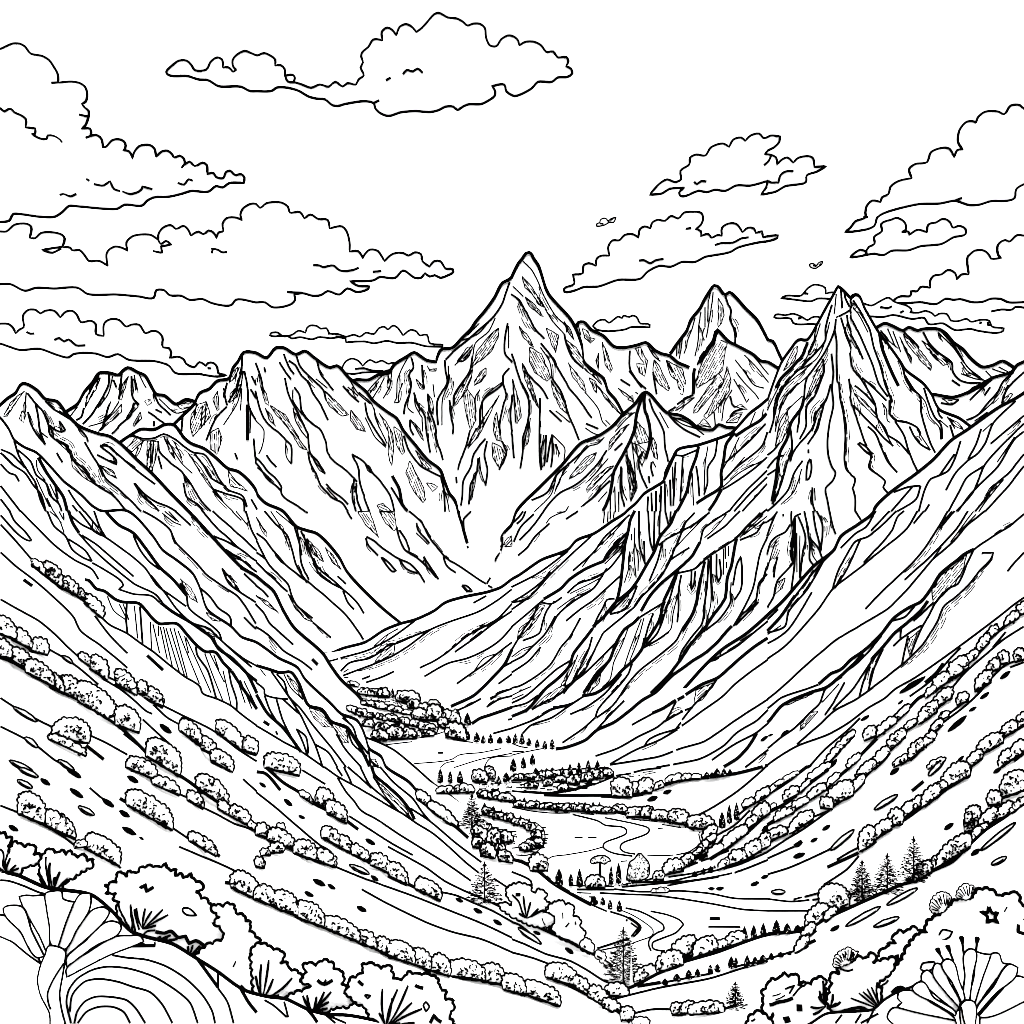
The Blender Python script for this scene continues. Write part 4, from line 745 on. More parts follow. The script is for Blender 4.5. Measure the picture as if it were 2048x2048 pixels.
cloud(11000, 'huge billowing cloud cut by the upper left edge of the view', 'A0 -150,400 0,373 60,345 100,330 150,332 185,350 230,405 320,425 370,455 405,505 435,560 440,625 480,622 540,618 600,628 640,655 655,690 648,765 618,785 640,815 668,835 668,880 660,910 645,945 615,972 680,972 688,1000 680,1030 720,1018 755,1035 770,1060 775,1115 800,1110 850,1058 915,1055 945,1080 945,1120 930,1135 970,1140 990,1165 1000,1200 1015,1150 1050,1105 1130,1095 1165,1120 1178,1185 1220,1145 1265,1138 1300,1165 1315,1190 1355,1175 1390,1200 1395,1245 1430,1220 1470,1255 1530,1228 1560,1245 1565,1315 1610,1305 1630,1335 1685,1345 1705,1300 1735,1288 1775,1322 1820,1315 1845,1340 1840,1380 1730,1382 1680,1415 1630,1405 1575,1445 1440,1442 1380,1460 1270,1485 1160,1490 1110,1515 1075,1550 940,1545 885,1575 790,1575 600,1558 520,1555 470,1600 415,1635 300,1635 150,1615 100,1615 70,1665 0,1675 -150,1680',
      'A0 0,880 70,880 95,890 130,918 180,900 205,925 280,965 280,1030 340,1028 340,1070 320,1075 375,1102 415,1100 420,1070 460,1070 500,1095 515,1115; A0 475,1490 500,1478 550,1495 600,1480; A0 695,1385 720,1400; A0 745,1420 820,1430 870,1400 890,1450 930,1460; A0 945,1460 1000,1480 1050,1470 1090,1440 1095,1425 1165,1440; A0 1355,1395 1400,1405 1440,1370 1470,1380; A0 440,625 400,638; A0 612,880 668,882; A0 680,1030 655,1050; A0 1393,1240 1380,1280')
cloud(11500, 'tall cloud with a long thin tail alone at the top of the sky', 'A0 1255,545 1300,495 1350,460 1410,460 1450,500 1470,530 1560,525 1590,470 1640,435 1675,450 1682,510 1720,508 1760,545 1785,525 1765,510 1757,455 1795,410 1850,385 1900,405 B0 10,420 60,402 115,425 145,450 143,495 185,492 215,520 220,575 240,615 300,625 350,640 415,663 480,640 550,655 600,618 655,655 690,628 755,640 775,600 815,570 790,510 810,470 795,430 800,400 850,355 885,300 955,305 950,240 990,210 1025,225 1060,270 1085,205 1130,183 1165,195 1210,243 1250,215 1300,160 1345,110 1375,98 1450,135 1510,140 1560,165 1595,195 1640,180 1690,182 1725,210 1735,285 1765,345 1815,350 1850,300 1900,270 C0 0,272 40,300 55,345 100,318 170,318 220,345 260,395 310,390 345,435 410,432 425,460 408,500 445,520 455,555 420,580 345,585 300,618 195,618 150,665 70,710 20,725 B0 1925,715 1890,690 1875,640 1780,650 1805,690 1800,725 1760,755 1700,785 1600,788 1560,805 1520,830 1490,805 1430,805 1380,830 1320,845 1200,838 1090,848 1000,875 940,855 900,815 890,780 670,785 620,800 580,795 520,750 460,745 400,730 310,680 160,660 120,685 0,688 A0 1890,688 1820,655 1650,650 1570,605 1500,600 1420,575 1270,565',
      'B0 990,645 1030,630; B0 1120,610 1150,580 1195,590 1230,570 1270,600; B0 890,780 935,770; B0 220,575 280,568 295,590 285,620')
cloud(10800, 'long layered cloud below the huge upper cloud', 'A0 -150,1750 0,1748 50,1748 110,1698 200,1690 235,1710 225,1795 265,1800 310,1760 400,1755 470,1775 488,1800 470,1865 530,1870 545,1890 600,1888 640,1930 A1 670,38 750,38 790,60 815,75 A0 805,1920 820,1890 870,1862 930,1875 965,1895 955,1830 1000,1785 1080,1770 1140,1775 1200,1815 1195,1775 1230,1720 1290,1700 1330,1730 1385,1705 1420,1735 1440,1780 1500,1748 1535,1770 1575,1740 1610,1755 1635,1800 1650,1755 1685,1745 1680,1690 1710,1648 1790,1645 1830,1665 1815,1620 1830,1580 1890,1540 1932,1540 B0 30,1570 80,1535 190,1530 240,1560 255,1605 330,1600 365,1650 410,1620 470,1655 540,1660 555,1725 650,1710 680,1740 705,1830 705,1900 770,1895 795,1925 B1 805,20 B0 822,1920 860,1885 920,1895 945,1930 B1 970,40 1010,0 B0 1040,1915 1110,1910 1150,1930 1200,1905 1245,1920 B1 1255,40 1310,80 1345,40 1390,40 1430,95 1485,100 1490,120 1450,145 1390,165 1350,145 1310,155 1275,130 1245,165 1200,165 1110,110 1050,165 930,160 890,182 710,190 770,225 855,228 850,245 760,272 690,245 630,290 540,265 490,295 430,300 350,280 290,290 295,330 270,360 190,385 120,385 70,350 0,350 A1 1932,350 1780,330 1745,370 1600,355 1530,325 1430,330 1370,300 1280,295 1240,258 1180,258 1160,315 1050,305 880,290 660,285 590,240 410,245 270,240 190,262 80,212 0,212 -150,212',
      'A0 470,1865 350,1905 420,1920 470,1880; A0 1200,1815 1225,1850 1265,1830 1320,1865 1230,1870 1250,1930; A0 1175,1910 1240,1925; A0 1610,1895 1660,1900 1700,1925 1740,1925; A0 1625,1900 1620,1930; B1 450,92 500,95 520,105 600,92 640,122 760,112 785,100; B1 885,128 950,120; B1 240,278 290,278 350,280')
cloud(10500, 'wedge of cloud tapering down to the left hand mountains', 'A1 -150,512 0,512 65,515 100,545 118,585 150,555 180,540 175,450 215,408 270,408 305,435 340,415 410,415 455,465 500,420 545,415 580,445 610,500 690,490 722,515 725,590 785,605 785,520 800,495 850,475 900,485 955,535 990,520 1050,520 1100,585 1140,568 1185,570 1225,610 1230,690 1275,695 1292,730 1282,770 1350,762 1390,785 1400,810 1470,838 1505,802 1555,830 1570,808 1610,808 1640,840 1645,880 1710,900 1640,910 1500,890 1320,880 1280,830 1180,795 970,782 890,740 815,762 720,735 550,742 520,765 430,745 300,700 150,708 60,680 0,660 -150,660',
      'A1 215,578 260,597 290,595; A1 435,645 480,632 510,655 545,640 590,680 660,680; A1 1570,850 1605,852')
cloud(10200, 'thin flat cloud of two lobes over the broad left mountain', 'B1 105,600 110,585 165,578 200,605 275,595 320,565 375,580 385,545 410,525 460,530 490,550 530,545 555,585 620,590 680,610 740,595 785,610 830,580 890,590 930,545 970,535 995,555 1035,525 1065,540 1110,600 1170,558 1210,570 1235,600 1290,595 1308,655 1410,670 1410,685 1280,680 1180,655 1060,655 990,640 890,658 820,645 680,650 675,620 560,620 470,612 430,628 330,612 270,622 240,605 120,605', 'B1 555,585 545,590; B1 600,610 680,622', rim=5.0)
cloud(10000, 'little cloud peeping over the notch beside the tallest peak', 'B1 655,835 680,795 720,775 770,790 805,830 860,785 905,805 950,790 1000,815 1040,805 1060,840 960,872 800,880 740,890 650,880', 'B1 750,855 820,850 870,865 960,870', rim=4.8)
cloud(11000, 'small pointed cloud high on the right with a notch in its side', 'C0 1040,1470 1100,1400 1170,1355 1230,1375 1275,1355 1272,1290 1340,1240 1345,1190 1390,1168 1460,1175 1500,1115 1590,1085 1640,1110 1670,1055 1730,1040 1760,1065 1800,1025 1865,1010 1900,1045 D0 20,1025 90,1030 85,1070 40,1115 0,1135 C0 1905,1165 D0 20,1170 60,1190 68,1245 100,1210 145,1190 190,1230 230,1192 335,1190 348,1260 440,1255 370,1295 290,1325 285,1375 220,1392 130,1405 60,1445 0,1460 C0 1880,1470 1920,1410 1930,1365 1800,1400 1690,1400 1610,1440 1530,1432 1470,1450 1410,1440 1275,1480 1262,1455 1300,1418 1190,1425 1130,1460',
      'D0 0,1370 20,1385 70,1390 80,1340 110,1315 180,1310; C0 1365,1385 1390,1400 1420,1380 1460,1385; C0 1885,1270 1925,1230 D0 20,1180')
cloud(10500, 'slanting cloud between the tallest peak and the twin peak', 'C0 735,1930 728,1860 760,1815 810,1815 850,1775 910,1768 955,1795 965,1730 1000,1710 1045,1725 1060,1680 1100,1660 1155,1668 1200,1630 1255,1650 1300,1605 1360,1600 1430,1610 1440,1660 1425,1695 1385,1730 1425,1745 1425,1785 1480,1765 1505,1795 1550,1775 1585,1780 1585,1720 1630,1690 1690,1690 1740,1755 1780,1720 1825,1725 1840,1760 1885,1745 1895,1790 D0 20,1780 75,1775 70,1795 0,1820 C0 1860,1830 1700,1870 1650,1900 1500,1930 C1 1460,5 1380,45 1280,45 1200,80 1110,75 1020,120 970,170 800,180 650,230 540,235 460,265 395,270 390,250 470,210 460,140 535,130 540,70 580,55 635,75 640,20 670,0',
      'C0 1300,1742 1350,1728; C0 1520,1862 1580,1845 1660,1840 1720,1810 1780,1800; C1 950,50 990,45 1040,62 1080,40 1140,30')
cloud(11200, 'big stepped cloud cut by the upper right edge of the view', 'D0 2080,820 1932,825 1900,795 1830,798 1780,865 1740,845 1640,845 1585,885 1570,930 1560,920 1500,920 1445,985 1435,1075 1470,1130 1430,1132 1405,1190 1370,1125 1340,1115 1230,1150 1200,1225 1110,1240 1065,1275 1085,1345 980,1370 925,1410 910,1465 860,1490 850,1525 785,1515 745,1555 735,1605 735,1640 660,1670 620,1720 580,1750 640,1748 800,1705 825,1640 860,1615 1000,1570 1140,1540 1300,1535 1410,1515 1520,1548 1590,1545 1680,1518 1800,1515 1860,1495 1870,1430 1930,1390 2080,1380', 'D0 1410,1515 1455,1500; D0 715,1640 752,1642')
cloud(10800, 'small two humped cloud just under the stepped cloud', 'D0 630,1930 700,1885 740,1895 760,1865 805,1840 800,1790 860,1745 855,1690 890,1670 930,1660 970,1645 1030,1680 1040,1730 1010,1750 1060,1750 1065,1775 1130,1735 1200,1755 1210,1695 1270,1680 1320,1652 1370,1675 1395,1720 1440,1705 1490,1730 1490,1765 1400,1790 1310,1840 1150,1858 1060,1888 930,1893 870,1925 800,1915 D1 690,2 620,12', 'D0 740,1895 740,1930; D0 1005,1752 1040,1752')
cloud(10600, 'rising cloud bank at the right edge above the round ridge', 'D1 1680,20 1760,15 D0 1738,1925 1735,1850 1790,1812 1820,1825 1880,1775 1932,1780 2080,1775 D1 2080,348 1932,348 1810,348 1760,325 1680,322 1620,345 1540,348 1450,325 1400,330 1340,322 1270,362 1150,348 1050,355 945,355 945,340 1000,305 1075,300 1080,265 1130,265 1150,235 1225,240 1225,185 1250,150 1310,140 1360,105 1410,130 1425,180 1460,140 1515,140 1510,0 D0 1520,1925 1560,1893 1630,1893 1670,1930', 'D1 1680,420 1760,405 1840,405 1865,385 1932,392')
cloud(10100, 'long low cloud strip lying behind the striped great peak', 'D1 700,350 780,375 850,340 910,315 950,345 1050,378 1080,400 1085,425 1130,430 1190,415 1240,435 1260,455 1290,437 1350,440 1380,488 1440,492 1500,475 1530,498 1590,485 1670,490 1685,530 1780,545 1775,565 1590,565 1530,550 1410,558 1320,508 1210,512 1180,468 1090,475 940,445 870,460 770,455 700,455', 'D1 835,390 890,400 925,385; D1 990,432 1015,418; D1 1060,425 1100,430; D1 1585,505 1605,510; D1 1650,500 1650,525 1680,520', rim=5.0)
cloud(10100, 'small capped cloud touching the top of the striped great peak', 'D1 95,318 140,300 250,300 275,275 300,245 345,218 390,222 430,240 435,285 480,275 540,290 540,330 480,325 370,322 330,340 210,330 140,322', 'D1 265,280 300,290', rim=5.0)
cloud(10000, 'thin sliver of cloud left of the striped great peak', 'D1 45,460 60,442 130,448 190,437 250,458 300,485 330,465 380,460 420,490 400,512 330,512 190,505 175,475 60,468', 'D1 220,475 250,470', rim=5.0)
cloud(10000, 'small flat based cloud beside the tallest peak', 'C1 610,528 650,490 700,482 730,505 770,480 800,458 830,470 840,452 885,462 910,450 940,462 965,508 1040,520 1040,538 890,538 860,552 640,555', rim=5.0)

def bird(label, outline, inner):
    P = clean(smooth(parse(outline), closed=True, step=2), 1.2)
    pl = Pillow(P, 900, thick=0.5, rim=3.6, grid=4)
    for ln in inner.split(';'):
        if ln.strip(): pl.pen(smooth(parse(ln), step=2), 3.0)
    o = pl.mb.build('bird', [M_CLOUD, M_INK], origin=pl.place(*P[0]))
    tag(o, label, 'bird', 'birds in the sky')
bird('gliding bird with spread wings above the slanting cloud', 'C0 640,1708 640,1690 662,1680 668,1660 690,1648 708,1650 725,1670 750,1650 785,1640 765,1678 735,1678 700,1697 670,1705', 'C0 662,1690 690,1692; C0 740,1668 765,1650')
bird('smaller bird with raised wings near the striped great peak', 'D1 315,62 335,56 365,75 385,50 412,40 405,62 380,80 358,94 335,90 318,80', 'D1 335,72 360,82; D1 385,72 398,58')

# ------------------------------------------------------------------ bushes, trees and stones on the land
ONES = ['', 'first', 'second', 'third', 'fourth', 'fifth', 'sixth', 'seventh', 'eighth', 'ninth', 'tenth', 'eleventh', 'twelfth', 'thirteenth', 'fourteenth', 'fifteenth', 'sixteenth', 'seventeenth', 'eighteenth', 'nineteenth']
TENS = {2: ('twentieth', 'twenty'), 3: ('thirtieth', 'thirty'), 4: ('fortieth', 'forty'), 5: ('fiftieth', 'fifty')}
def ordw(n):
    if n < 20: return ONES[n]
    t, u = divmod(n, 10)
    return TENS[t][0] if u == 0 else TENS[t][1] + '-' + ONES[u]

def base_depth(x0, y0, x1, y1):
    a, b = hit(x0, y0), hit(x1, y1)
    m = hit((x0 + x1) / 2, (y0 + y1) / 2)
    ys = [h[2] for h in (a, m, b) if h]
    if not ys: return None
    lo = min(ys)
    Ya = a[2] if a else lo
    Yb = b[2] if b else lo
    if max(Ya, Yb) > 1.35 * lo: Ya = Yb = lo
    return Ya, Yb

def dome(x0, y0, x1, y1, h, rng, rough=1.0):
    bx, by = x1 - x0, y1 - y0
    W = math.hypot(bx, by)
    per = W + 1.8 * h
    k = max(4, int(per / 13))
    n = max(18, k * 5)
    sk = rng.uniform(-0.14, 0.14)
    lob = [rng.uniform(.45, 1.6) for _ in range(k + 1)]
    fat = min(0.16, 0.10 * h / max(W, 1) + 0.03)
    top = rng.uniform(.55, .8)
    pts = []
    for i in range(n + 1):
        u = i / n
        t = math.pi * u
        sn = max(0.0, math.sin(t)); s = sn ** top
        ph = u * k
        j = min(k, int(ph))
        b = abs(math.sin(math.pi * ph)) ** 0.6 * lob[j]
        amp = rough * min(3.2, 0.075 * (W + h) * .5 + .6) * min(1.0, sn * 3)
        c = (1 - math.cos(t)) / 2
        over = (c - 0.5) * (1 + 2.2 * fat * math.sin(t) ** 2 if sn > 0 else 1)
        nx = (c - 0.5) * 2
        x = x0 + bx * (0.5 + over) + sk * h * s + nx * amp * b
        y = y0 + by * (0.5 + over) - h * s * 0.94 - sn * amp * b
        pts.append((x + rng.uniform(-.3, .3), y + rng.uniform(-.3, .3)))
    return pts

def make_bush(name, x0, y0, x1, y1, h, label, cat, group, dense=0.0):
    rng = random.Random(int(x0 * 31 + y0 * 17))
    d = base_depth(x0, y0, x1, y1)
    if d is None: return
    ex = 0.06
    x0, y0, x1, y1 = x0 - (x1 - x0) * ex, y0 - (y1 - y0) * ex, x1 + (x1 - x0) * ex, y1 + (y1 - y0) * ex
    h *= rng.uniform(.9, 1.2)
    W = math.hypot(x1 - x0, y1 - y0)
    big = min(W, h)
    f = 0.992
    for q in range(5):
        hq = hit(x0 + (x1 - x0) * q / 4, y0 + (y1 - y0) * q / 4)
        if hq and hq[2] > 0.75 * min(d): f = min(f, 0.992 * hq[2] / (d[0] + (d[1] - d[0]) * q / 4))
    f = max(f, 0.93)
    P = dome(x0, y0, x1, y1, h, rng)
    rim = 4.4 if big > 18 else (3.8 if big > 11 else 3.2)
    pl = Pillow(P, d[0] * f, d[1] * f, x0, x1, thick=0.7, rim=rim, grid=5)
    bx, by = x1 - x0, y1 - y0
    # shadow at the bush's base, drawn in as a thick ink line
    m = max(3, int(W / 6))
    foot = [(x0 + bx * (0.03 + 0.94 * i / m), y0 + by * (0.03 + 0.94 * i / m) - 1.2 + rng.uniform(-.7, .7)) for i in range(m + 1)]
    pl.pen(foot, [rng.uniform(0.6, 1.2) * min(7.0, 2.8 + big * 0.13) for _ in foot])
    for _ in range(int(W * h / 60 * (0.45 + dense))):
        if big < 9: break
        a = rng.uniform(0.12, 0.88); v = rng.uniform(0.06, 0.8) ** (1.4 if not dense else 1.0)
        cx, cy = x0 + bx * a, y0 + by * a - h * v * math.sin(math.pi * a) ** 0.8
        if not pl.inside(cx, cy): continue
        if rng.random() < 0.72:
            L = rng.uniform(2.0, 5.2); t = rng.uniform(0, 6.28)
            arc = [(cx + L * math.cos(t + s), cy + L * math.sin(t + s)) for s in (0, .6, 1.2, 1.8)]
        else:
            L = rng.uniform(1.5, 3.5); t = rng.uniform(-.6, .6)
            arc = [(cx, cy), (cx + L * math.cos(t), cy + L * math.sin(t))]
        pl.pen(arc, rng.uniform(2.4, 4.2))
    o = pl.mb.build(name, [M_LEAF, M_INK], origin=pl.place((x0 + x1) / 2, (y0 + y1) / 2))
    tag(o, label, cat, group)
    return o

def make_cone(x, y, h, wd, label, group):
    """small dark pointed tree: bullet crown on a short trunk"""
    d = base_depth(x - 1, y, x + 1, y)
    if d is None: return
    Y = min(d) * 0.992
    s = Y / F
    rng = random.Random(int(x * 13 + y))
    o3 = at(x, y, Y)
    mb = MB()
    prof = [(0.05, 0.30), (0.06, 0.92), (0.25, 1.0), (0.5, 0.86), (0.72, 0.58), (0.9, 0.25), (1.0, 0.03)]
    V, FC = [], []
    n = 9
    for k, (z, r) in enumerate(prof):
        for j in range(n):
            a = 2 * math.pi * j / n + k * 0.35
            rr = r * wd * 0.5 * s * (1 + rng.uniform(-.1, .1))
            V.append(o3 + Vector((rr * math.cos(a), rr * math.sin(a), z * h * s)))
    for k in range(len(prof) - 1):
        for j in range(n):
            FC.append((k*n + j, k*n + (j+1) % n, (k+1)*n + (j+1) % n, (k+1)*n + j))
    FC.append(tuple(range(n))[::-1]); FC.append(tuple((len(prof)-1)*n + j for j in range(n)))
    mb.add(V, FC, 1)
    V = [o3 + Vector((0.12 * wd * s * math.cos(a), 0.12 * wd * s * math.sin(a), z)) for z in (-0.02 * h * s, 0.08 * h * s) for a in (0, 1.57, 3.14, 4.71)]
    mb.add(V, [(j, (j+1) % 4, 4 + (j+1) % 4, 4 + j) for j in range(4)], 1)
    if h > 15:        # bare flecks where paper shows through the dark crown
        for _ in range(int(h / 5)):
            z = rng.uniform(0.12, 0.7); a = rng.uniform(-2.4, -0.75)
            r = float(np.interp(z, [p[0] for p in prof], [p[1] for p in prof])) * wd * 0.5 * s * 1.05
            c = o3 + Vector((r * math.cos(a), r * math.sin(a), z * h * s))
            q = 0.8 * s
            mb.add([c + Vector((-q, 0, 0)), c + Vector((0, -q * .6, -q)), c + Vector((q, 0, 0)), c + Vector((0, -q * .6, q)), c + Vector((0, q, 0))],
                   [(0, 1, 3), (1, 2, 3), (0, 4, 1), (1, 4, 2), (2, 4, 3), (3, 4, 0)], 0)
    o = mb.build('small_tree', [M_LEAF, M_INK], origin=o3)
    tag(o, label, 'tree', group)

def shape_word(W, h):
    s = 'large ' if W > 42 else ('small ' if W < 20 else '')
    r = h / max(W, 1)
    return s + ('tall' if r > 1.05 else ('low' if r < 0.5 else 'rounded'))

def row(kind, where, group, data, noun='bush', dense=0.0):
    items = parse(data)
    if kind == 'u':
        items = [(a[0], a[1]) + tuple(a[2:]) for a in items]
    st = {}
    ent = []
    for t in data.split():
        if len(t) == 2 and t[0] in 'ABCD':
            parse(t, st); continue
        a = [float(v) for v in t.split(',')]
        if kind == 'u':
            ent.append((st['c'] + a[0]*K, st['r'] + a[1]*K, st['c'] + a[2]*K, st['r'] + a[3]*K, a[4]*K))
        else:
            ent.append((st['c'] + a[0]*K, st['r'] + a[1]*K, a[2]*K, a[3]*K))
    ent.sort(key=lambda e: e[0])
    for i, e in enumerate(ent):
        od = ordw(i + 1)
        if kind == 'u':
            W = math.hypot(e[2] - e[0], e[3] - e[1])
            make_bush(noun, *e, f'{shape_word(W, e[4])} {noun}, {od} from left {where}', noun, group, dense)
        else:
            make_cone(*e, f'dark pointed tree, {od} from left {where}', group)

row('u', 'in the thicket under the left rock slope', 'bushes in the thicket under the rock slope', 'A2 245,400,330,470,55 325,470,455,570,120 440,565,575,630,110 560,620,660,690,70 645,690,770,795,100', dense=.8)
row('u', 'in the upper row at the left edge', 'bushes in the upper left edge row', 'A2 -60,900,110,965,140 100,970,235,1035,105 230,1050,355,1080,125')
row('u', 'in the thick hedge line below the left terrace', 'bushes in the thick left hedge line', 'A2 -60,1085,80,1110,120 60,1115,215,1190,110 205,1215,400,1320,120 385,1330,480,1370,120 480,1370,620,1435,140 605,1435,880,1595,220 880,1610,1045,1665,155', dense=.3)
row('u', 'in the short row above the left hedge line', 'bushes in the short row above the hedge line', 'A2 600,1110,690,1175,70 690,1180,805,1265,120 885,1295,1030,1380,150 1030,1385,1110,1370,115 1085,1405,1225,1475,130', dense=.4)
row('u', 'in the middle chain on the left hillside', 'bushes in the middle chain on the left hillside', 'A2 1110,1850,1345,1990,170 1360,1655,1510,1765,115 1510,1790,1635,1845,115 1600,1880,1750,1960,130 A3 1490,160,1705,290,150 1650,310,1740,360,70 1740,360,1885,440,110 1880,445,1950,490,65 B3 0,505,95,530,95 95,545,275,615,125 290,645,440,700,115 430,695,595,750,110', dense=.35)
row('u', 'in the upper chain below the left rocks', 'bushes in the upper chain below the left rocks', 'A2 1640,1660,1815,1790,110 1830,1800,1935,1830,110 B2 75,1935,315,1990,150 B3 340,215,430,275,65 455,265,575,340,140 540,340,680,415,120', dense=.35)
row('u', 'in the lower chain towards the valley', 'bushes in the lower chain towards the valley', 'B3 500,530,625,595,100 620,585,720,640,95 730,655,850,715,90 870,735,1000,795,100 1010,815,1145,880,120 1210,915,1385,1000,110', dense=.35)
row('u', 'along the rock rib edge over the meadow', 'bushes along the rock rib edge', 'B3 1220,235,1315,300,85 1310,305,1515,460,90')
row('u', 'scattered on the bare left slope', 'bushes scattered on the bare left slope', 'A2 400,1710,660,1745,165 380,1720,635,1840,70 A3 960,0,1170,90,120 1160,125,1345,205,95 1420,245,1530,310,85 145,350,325,425,180 330,430,560,535,145 565,605,650,595,50 650,605,890,730,140 970,285,1285,465,150 1435,555,1625,665,100', dense=.3)
row('u', 'in the long bottom hedge on the left', 'bushes in the long bottom left hedge', 'A3 1750,900,1940,990,135 B3 -10,990,145,1050,125 145,1055,310,1115,140 310,1130,505,1200,140 500,1200,765,1310,130 770,1320,905,1365,100 905,1370,1010,1420,130 1000,1420,1185,1480,130 1190,1480,1315,1530,145 1330,1530,1455,1570,155 1480,1570,1720,1605,130 1700,1605,1875,1640,130 C3 -60,1670,95,1710,135 80,1700,350,1795,120', dense=.35)
row('u', 'in the little chain at the valley foot', 'bushes in the little chain at the valley foot', 'C3 265,1580,490,1650,125 480,1655,595,1720,100 580,1725,715,1800,100 690,1805,810,1860,85 825,1905,910,1900,90 915,1945,1030,1945,75 700,1715,865,1725,105', dense=.2)
row('u', 'in the hedge across the near right meadow', 'bushes in the near right meadow hedge', 'C3 935,1630,1085,1570,110 1105,1545,1285,1485,120 1200,1460,1380,1370,140 1380,1425,1540,1375,110 1530,1375,1615,1350,60 1610,1355,1745,1305,95', dense=.3)
row('k', 'in the row ending the near right hedge', 'pointed trees ending the near right hedge', 'C3 1755,1295,105,50 1825,1285,105,50 1897,1270,105,50 D3 65,1258,115,70 145,1252,85,60 225,1235,55,60')
row('k', 'in the small row below the near right hedge', 'pointed trees in the small row below the right hedge', 'C3 1155,1635,50,50 1245,1608,60,60 1335,1590,70,58 1400,1575,65,45 1497,1555,75,45 1550,1537,60,50 1655,1512,95,55 1690,1508,85,40 1775,1502,95,50 1835,1485,65,50 1895,1470,65,60 D3 25,1445,55,42 95,1425,40,50 160,1408,28,40')
row('k', 'in the meadow edge below the umbrella tree', 'small trees below the umbrella tree', 'C3 620,1030,68,64 685,1035,65,42 740,1068,80,42 810,1085,90,45')
row('k', 'in the grove around the umbrella tree', 'pointed trees around the umbrella tree', 'C3 355,890,135,65 445,885,92,45 510,900,145,55 748,885,155,42 805,875,165,50')
row('u', 'in the grove around the umbrella tree', 'bushes around the umbrella tree', 'C3 565,900,695,905,85 145,775,262,775,110 1070,845,1140,840,60 1155,805,1285,775,100 1280,760,1365,705,80', dense=.9)
row('u', 'on the round field bank', 'bushes on the round field bank', 'C3 1340,715,1420,640,60 1400,660,1475,590,70 1440,610,1530,540,70 1450,550,1540,490,80 1345,450,1525,470,100', dense=.9)
row('k', 'at the foot of the right hillside row', 'pointed trees at the foot of the right hillside', 'C3 1380,820,45,45 1445,805,55,35 1500,790,55,42')
row('u', 'climbing the lower right hillside row', 'bushes climbing the lower right hillside row', 'C3 1560,765,1630,735,65 1645,730,1765,690,95 1750,695,1870,625,90 1870,620,1945,585,100 D3 60,400,190,335,60 170,490,330,385,80 -50,570,135,500,85', dense=.2)
row('u', 'in the tiny pair beside the field track', 'bushes beside the field track', 'C3 1055,942,1105,940,28 1095,942,1175,938,38')
row('k', 'in the cluster above the round field', 'pointed trees above the round field', 'C3 1585,455,130,55 1640,420,150,45 1695,395,140,50')
row('u', 'on the bank above the round field', 'bushes on the bank above the round field', 'C3 1745,305,1825,275,65 1835,265,1935,205,75')
row('u', 'in the second row of the right hillside', 'bushes in the second right hillside row', 'C3 1485,680,1590,615,60 1585,625,1770,490,90 1755,470,1840,410,60 1825,410,1940,345,95 D3 -10,340,60,290,40 120,250,225,195,70 240,185,310,120,50 300,110,460,0,65')
row('u', 'in the third row of the right hillside', 'bushes in the third right hillside row', 'D3 0,200,110,115,45 100,120,225,50,45 185,320,300,260,60 295,250,430,165,65 445,150,530,75,60')
row('u', 'by the upper river bank hedge', 'bushes by the upper river bank hedge', 'C3 770,330,862,335,65 868,370,980,365,85 980,370,1062,370,72 1060,390,1195,400,82 1195,410,1330,430,105', dense=.7)
row('k', 'in the dark row behind the round field', 'pointed trees behind the round field', 'C3 20,275,65,40 60,280,55,30 92,285,68,38 130,292,55,36 185,295,62,40 230,300,40,36 270,302,52,45 310,305,48,45 352,305,52,45 400,310,52,40 430,318,70,38 472,320,70,32 505,322,76,36 552,323,72,42 612,325,76,38 660,328,76,36 735,335,55,42')
row('u', 'by the hedge at the meadow top', 'bushes by the meadow top hedge', 'C3 765,215,900,222,140 908,195,965,190,85 955,195,1050,185,100 1078,165,1142,145,55 1168,115,1295,95,60 1285,95,1352,85,48 1358,85,1420,80,36', dense=.6)
row('k', 'in the far end of the meadow top hedge', 'small trees ending the meadow top hedge', 'C3 1470,82,58,50 1510,78,50,45 1548,72,75,60 1600,62,60,50 1645,52,48,40')
row('k', 'on the dark hedge of the upper meadow', 'pointed trees on the dark upper meadow hedge', 'C2 505,1985,105,48 575,1975,110,48 645,1965,95,48 438,1990,95,45 380,1990,70,42 C3 20,92,42,40 75,82,48,52 130,82,30,40 180,72,78,55 225,65,60,60 262,60,62,60 305,55,62,60 345,48,40,50 C2 700,1955,40,45')
row('k', 'in the three standing in the upper meadow', 'pointed trees standing in the upper meadow', 'C2 10,1960,105,55 85,1935,90,48 155,1912,90,50')
row('k', 'on the edge of the far meadow', 'dark trees on the far meadow edge', 'B2 1595,1615,105,60 1600,1722,75,40 1665,1738,80,52 1715,1748,66,42 1770,1748,78,45 1840,1748,56,50 1905,1745,62,50 C2 25,1748,82,42 75,1755,92,45 128,1765,64,46 190,1782,72,40 248,1792,72,42 303,1792,84,46')
row('u', 'in the far copse under the great spur', 'bushes in the far copse under the spur', 'B2 1415,1590,1475,1600,105 1478,1600,1535,1610,100 1440,1695,1580,1725,120 1450,1650,1560,1670,70 1185,1565,1290,1570,90 1290,1570,1390,1575,110 1300,1480,1380,1485,60', dense=1.0)
row('u', 'in the far left copse by the rock foot', 'bushes in the far left copse', 'B2 695,1305,770,1320,36 775,1375,860,1385,46 855,1385,940,1390,54 930,1395,1000,1395,57 1065,1425,1225,1445,79 800,1455,895,1475,46 890,1480,985,1490,54 1000,1500,1110,1520,39 1110,1525,1190,1535,36', dense=1.0)
row('k', 'in the far left copse by the rock foot', 'pointed trees in the far left copse', 'B2 1030,1405,78,36 725,1308,40,40')
